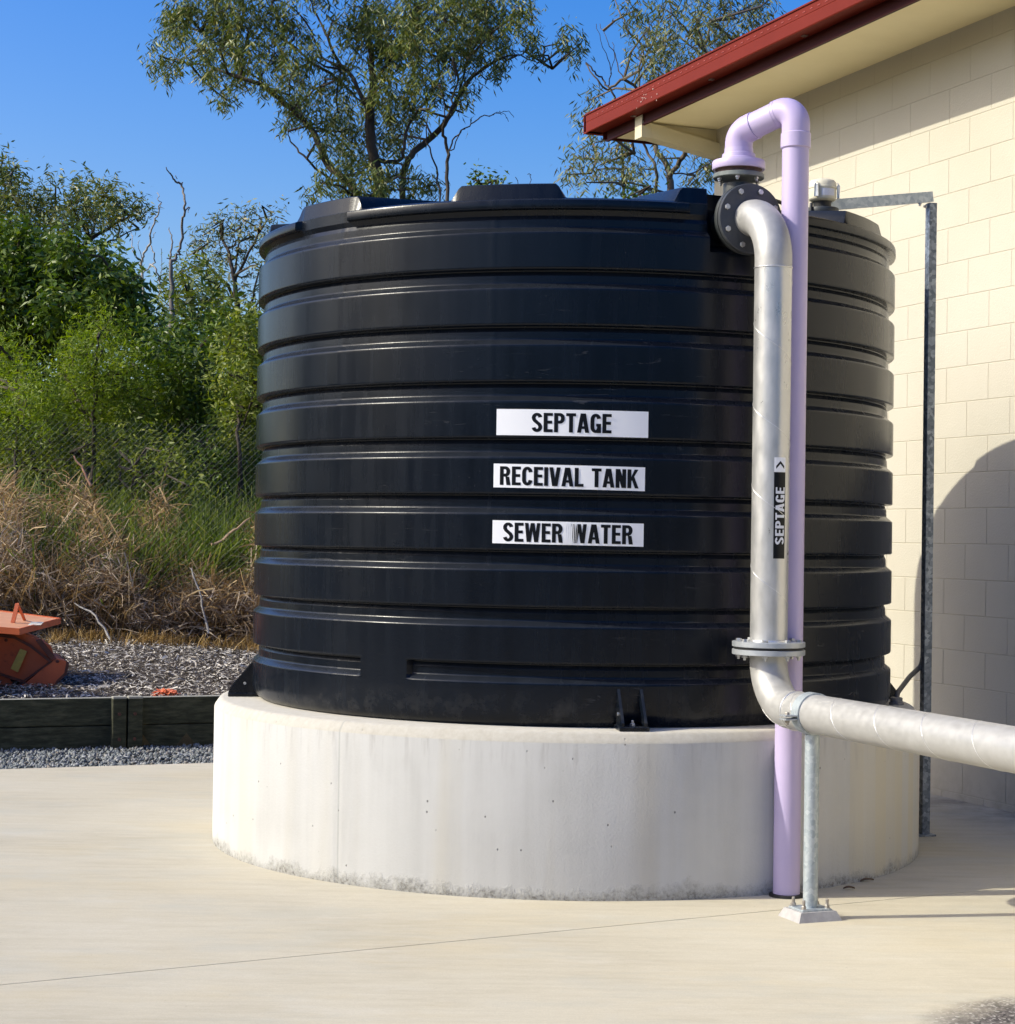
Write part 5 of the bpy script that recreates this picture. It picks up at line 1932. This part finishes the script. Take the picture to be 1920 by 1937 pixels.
# deep wood behind, a mass of leaves nobody could count
n = 110000
X = RNG.uniform(-11, 1.2, n)
Yb = RNG.uniform(24, 31, n)
hmax = 3.0 + .4 * np.sin(X * 1.3) + .3 * np.sin(X * 3.1 + 1)
Z = .9 + RNG.uniform(0, 1, n) ** .8 * hmax
kk = RNG.integers(0, n // 12, n)
cenp = np.stack([X, Yb, Z], 1)[:n // 12]
pts = cenp[kk] + RNG.normal(0, .16, (n, 3))
d = rnd_unit(n)
d[:, 2] -= .4
d /= np.linalg.norm(d, axis=1, keepdims=True)
ln = RNG.uniform(.08, .16, n)
w_o = leaf_mesh('understory', pts, d, ln, ln * RNG.uniform(.25, .5, n), LEAF_UNDER, None)
tag(w_o, kind='stuff')
n = 26000
X = RNG.uniform(-48, 48, n)
Yb = RNG.uniform(-34, -24, n)
Z = RNG.uniform(0, 1, n) ** .8 * (6.5 + 2.0 * np.sin(X * .35) + 1.2 * np.sin(X * .9 + 1))
kk = RNG.integers(0, n // 10, n)
cenp = np.stack([X, Yb, Z], 1)[:n // 10]
pts = cenp[kk] + RNG.normal(0, .5, (n, 3))
d = rnd_unit(n)
ln = RNG.uniform(.4, .9, n)
w_o = leaf_mesh('unseen_wood_behind', pts, d, ln, ln * RNG.uniform(.3, .6, n), LEAF_UNDER, None)  # unseen trees added behind the camera to darken the tank's reflections
tag(w_o, kind='stuff')
n = 30000
X = RNG.uniform(-44, -34, n)
Yb = RNG.uniform(-30, 26, n)
Z = RNG.uniform(0, 1, n) ** .8 * (7.0 + 2.2 * np.sin(Yb * .35) + 1.2 * np.sin(Yb * .9 + 1))
kk = RNG.integers(0, n // 10, n)
cenp = np.stack([X, Yb, Z], 1)[:n // 10]
pts = cenp[kk] + RNG.normal(0, .5, (n, 3))
d = rnd_unit(n)
ln = RNG.uniform(.5, 1.1, n)
w_o = leaf_mesh('unseen_wood_beside', pts, d, ln, ln * RNG.uniform(.3, .6, n), LEAF_UNDER, None)  # more unseen trees, added at the left so the tank mirrors something dark
tag(w_o, kind='stuff')
n = 30000
X = RNG.uniform(-30, 30, n)
Yb = RNG.uniform(34, 46, n)
keep = (X < 1.5) | (X > 9)
X, Yb = X[keep], Yb[keep]
n = len(X)
Z = 1.2 + RNG.uniform(0, 1, n) ** .8 * (2.6 + .6 * np.sin(X * .7))
kk = RNG.integers(0, n // 12, n)
cenp = np.stack([X, Yb, Z], 1)[:n // 12]
pts = cenp[kk] + RNG.normal(0, .3, (n, 3))
d = rnd_unit(n)
ln = RNG.uniform(.2, .4, n)
w_o = leaf_mesh('far_wood', pts, d, ln, ln * RNG.uniform(.3, .6, n), LEAF_UNDER, None)
tag(w_o, kind='stuff')


def blades(name, X, Yb, h, lean, wd, m, curl=.6):
    n = len(X)
    Z = np.array([ter_z(a, b) for a, b in zip(X, Yb)]) - .02
    a = RNG.uniform(0, 2 * np.pi, n)
    ld = np.stack([np.cos(a), np.sin(a), np.zeros(n)], 1)
    sd_ = np.stack([-np.sin(a + RNG.normal(0, .9, n)), np.cos(a + RNG.normal(0, .9, n)), np.zeros(n)], 1)
    base = np.stack([X, Yb, Z], 1)
    V = np.zeros((n, 7, 3))
    for i, t in enumerate((0, .38, .72, 1.0)):
        z = h * (t - lean * curl * t * t * .55)
        o = h * lean * (t * .55 + t * t * curl)
        c = base + ld * o[:, None] + np.stack([np.zeros(n), np.zeros(n), z], 1)
        w = wd * (1, .9, .6, 0)[i]
        if i < 3:
            V[:, 2 * i] = c - sd_ * (w / 2)[:, None]
            V[:, 2 * i + 1] = c + sd_ * (w / 2)[:, None]
        else:
            V[:, 6] = c
    ob = bulk(name, V.reshape(-1, 3), 7, m, None, [(0, 1, 3, 2), (2, 3, 5, 4), (4, 5, 6, 6)])
    return ob


def fix_tri(ob):
    ob.data.validate()


def clumped(n, x0, x1, y0, y1, k, s):
    cx = RNG.uniform(x0, x1, k)
    cy = RNG.uniform(y0, y1, k)
    j = RNG.integers(0, k, n)
    return cx[j] + RNG.normal(0, s, n), cy[j] + RNG.normal(0, s, n)


def fence_y(X):
    return 17.26 + (X - 0) * .091


def heap(X):
    """how high the dead grass is banked along the fence"""
    a = 1 / (1 + np.exp((X + 3.45) * 5))
    b = 1 / (1 + np.exp((-2.75 - X) * 6))
    return .52 + .56 * a + .26 * b + .10 * np.sin(X * 5.1) + .06 * np.sin(X * 11 + 1)


def strands(name, base, d, ln, wd, sag, m):
    """loose bent straws lying every way"""
    n = len(base)
    side = np.cross(d, rnd_unit(n))
    side /= np.linalg.norm(side, axis=1, keepdims=True) + 1e-9
    V = np.zeros((n, 7, 3))
    bend = rnd_unit(n) * (ln * sag)[:, None]
    for i, t in enumerate((0, .35, .7, 1.0)):
        c = base + d * (ln * t)[:, None] + bend * (t * t)
        c[:, 2] -= ln * sag * t * t * .8
        w = wd * (.8, 1, .8, 0)[i]
        if i < 3:
            V[:, 2 * i] = c - side * (w / 2)[:, None]
            V[:, 2 * i + 1] = c + side * (w / 2)[:, None]
        else:
            V[:, 6] = c
    ob = bulk(name, V.reshape(-1, 3), 7, m, None, [(0, 1, 3, 2), (2, 3, 5, 4), (4, 5, 6, 6)])
    fix_tri(ob)
    return tag(ob, kind='stuff')


# brown dead grass against and behind the wire
n = 34000
X, dY = clumped(n, -7, 1.2, .05, 2.2, 520, .15)
Yb = fence_y(X) + np.abs(dY)
h = RNG.uniform(.35, 1.05, n) * heap(X) * 1.05
g = blades('dry_grass', X, Yb, h, np.clip(RNG.normal(.75, .45, n), 0, 1.6), RNG.uniform(.004, .012, n), GRASS_DRY, .7)
fix_tri(g)
tag(g, kind='stuff')
# thatch: fallen and tangled straw through the bank
for nm, n, y0, y1, m, lo in (('straw_thatch', 42000, .05, 1.9, GRASS_DRY, .0), ('bleached_thatch', 15000, -.12, .55, GRASS_GREY, .0)):
    X, dY = clumped(n, -7, 1.2, y0, y1, 620, .13)
    Yb = fence_y(X) + np.maximum(dY, -.15)
    z0 = np.array([ter_z(a, b) for a, b in zip(X, Yb)])
    kz = RNG.uniform(0, 1, n) ** .8
    lum = (.80 if nm == 'straw_thatch' else .62) * heap(X) * (1 + .25 * np.sin(X * 7.3 + Yb * 3.1))
    base = np.stack([X, Yb, z0 + kz * lum], 1)
    d = rnd_unit(n)
    d[:, 2] = np.abs(d[:, 2]) * .9 + RNG.normal(.0, .35, n)
    d /= np.linalg.norm(d, axis=1, keepdims=True)
    strands(nm, base, d, RNG.uniform(.10, .42, n), RNG.uniform(.004, .013, n), RNG.uniform(.1, .6, n), m)
# long pale stalks leaning out of the heap
n = 900
X, dY = clumped(n, -5.5, .2, -.1, .9, 160, .12)
Yb = fence_y(X) + np.maximum(dY, .03)
h = RNG.uniform(.6, 1.35, n) * heap(X)
g = blades('pale_stalks', X, Yb, h, np.clip(RNG.normal(.5, .35, n), 0, 1.2), RNG.uniform(.006, .014, n), GRASS_GREY, .3)
fix_tri(g)
tag(g, kind='stuff')
n = 7000
X, dY = clumped(n, -5.0, 1.2, -.55, -.02, 130, .10)
keep = X > -3.95
X, dY = X[keep], dY[keep]
n = len(X)
h = RNG.uniform(.06, .24, n)
g = blades('short_dry_grass', X, fence_y(X) + dY, h, np.clip(RNG.normal(.7, .4, n), 0, 1.5), RNG.uniform(.004, .010, n), GRASS_STRAW)
fix_tri(g)
tag(g, kind='stuff')
# green cane grass standing above and through it
n = 17000
X, dY = clumped(n, -7, 1.2, .5, 3.0, 170, .15)
Yb = fence_y(X) + np.abs(dY)
h = RNG.uniform(.55, 1.35, n)
g = blades('green_grass', X, Yb, h, np.clip(RNG.normal(.6, .35, n), 0, 1.4), RNG.uniform(.007, .020, n), GRASS_GREEN, .8)
fix_tri(g)
tag(g, kind='stuff')
for (px_, py_, Yc, sx_, n) in ((455, 985, 18.5, .26, 1700), (40, 960, 18.2, .35, 1500), (230, 1010, 18.2, .3, 1700), (330, 1000, 18.1, .25, 1500), (130, 980, 18.5, .3, 1000)):
    X = RNG.normal(at(px_, py_, Yc).x, sx_, n)
    Yb = Yc + RNG.normal(0, .22, n)
    h = RNG.uniform(.5, 1.25, n)
    g = blades('green_grass', X, Yb, h, np.clip(RNG.normal(.75, .35, n), 0, 1.4), RNG.uniform(.007, .020, n), GRASS_GREEN, .8)
    fix_tri(g)
    tag(g, kind='stuff')


def stick(pts, r, label, m):
    mb = MB()
    P = [Vector(p) for p in pts]
    Q = []
    for i in range(len(P) - 1):
        for k in range(4):
            Q.append(P[i].lerp(P[i + 1], k / 4) + Vector((random.gauss(0, .006), random.gauss(0, .006), random.gauss(0, .006))))
    Q.append(P[-1])
    mb.tube(Q, [r * (1 - .5 * i / len(Q)) for i in range(len(Q))], 6)
    return tag(mb.build('stick', m, None, 60), label, 'stick', 'dead sticks along the fence')


e_ = at(214, 1188, 16.45)
e_.z = ter_z(e_.x, e_.y) + .02
stick([e_, at(180, 1165, 16.6), at(140, 1140, 16.72)], .013, 'pale stick propped against the wire just right of the orange implement', BARKG)
e_ = at(402, 1040, 16.72)
stick([at(395, 1200, 16.75), at(380, 1130, 16.80), at(362, 1075, 16.88)], .012, 'thin upright dead cane below the grey tangle left of the tank foot', BARKG)
stick([at(400, 1035, 17.6), at(440, 1005, 17.7), at(474, 980, 17.75)], .015, 'tan cane slanting up towards the tank edge in the dead grass', m_noisy('tan_cane', (.30, .19, .10), (.40, .27, .16), 8, .7))
stick([at(172, 918, 18.9), at(158, 890, 18.95), at(140, 862, 19.0)], .016, 'short orange-brown broken stem among the grass at the left', m_noisy('red_brown_stem', (.24, .11, .06), (.34, .18, .11), 8, .7))

# dry leaves on the concrete
for (x, y, lab2, s, an) in ((1606, 1683, 'dark curled dry leaf on the shaded concrete right of the lilac pipe foot', .05, .1), (1640, 1668, 'long brown leaf against the foot of the plinth', .075, .5)):
    d_ = _f + _r * ((x - CX) / FPX) - _u * ((y - CY) / FPX)
    p = Vector((0, 0, CAM_H)) + d_ * (-CAM_H / d_.z)
    mb = MB()
    ca, sa = math.cos(an), math.sin(an)
    vs = []
    for i in range(7):
        t = i / 6
        w = .012 * math.sin(math.pi * min(max(t, .03), .97))
        for k in (-1, 0, 1):
            q = Vector(((t - .5) * s, k * w, .003 + abs(k) * .006 + .006 * math.sin(t * 3)))
            vs.append((p.x + q.x * ca - q.y * sa, p.y + q.x * sa + q.y * ca, q.z))
    mb.add(vs, [(3 * i + k, 3 * i + 3 + k, 3 * i + 4 + k, 3 * i + 1 + k) for i in range(6) for k in (0, 1)])
    tag(mb.build('leaf', mat('dry_leaf', (.10, .055, .03), .7), None, 60), lab2, 'leaf')
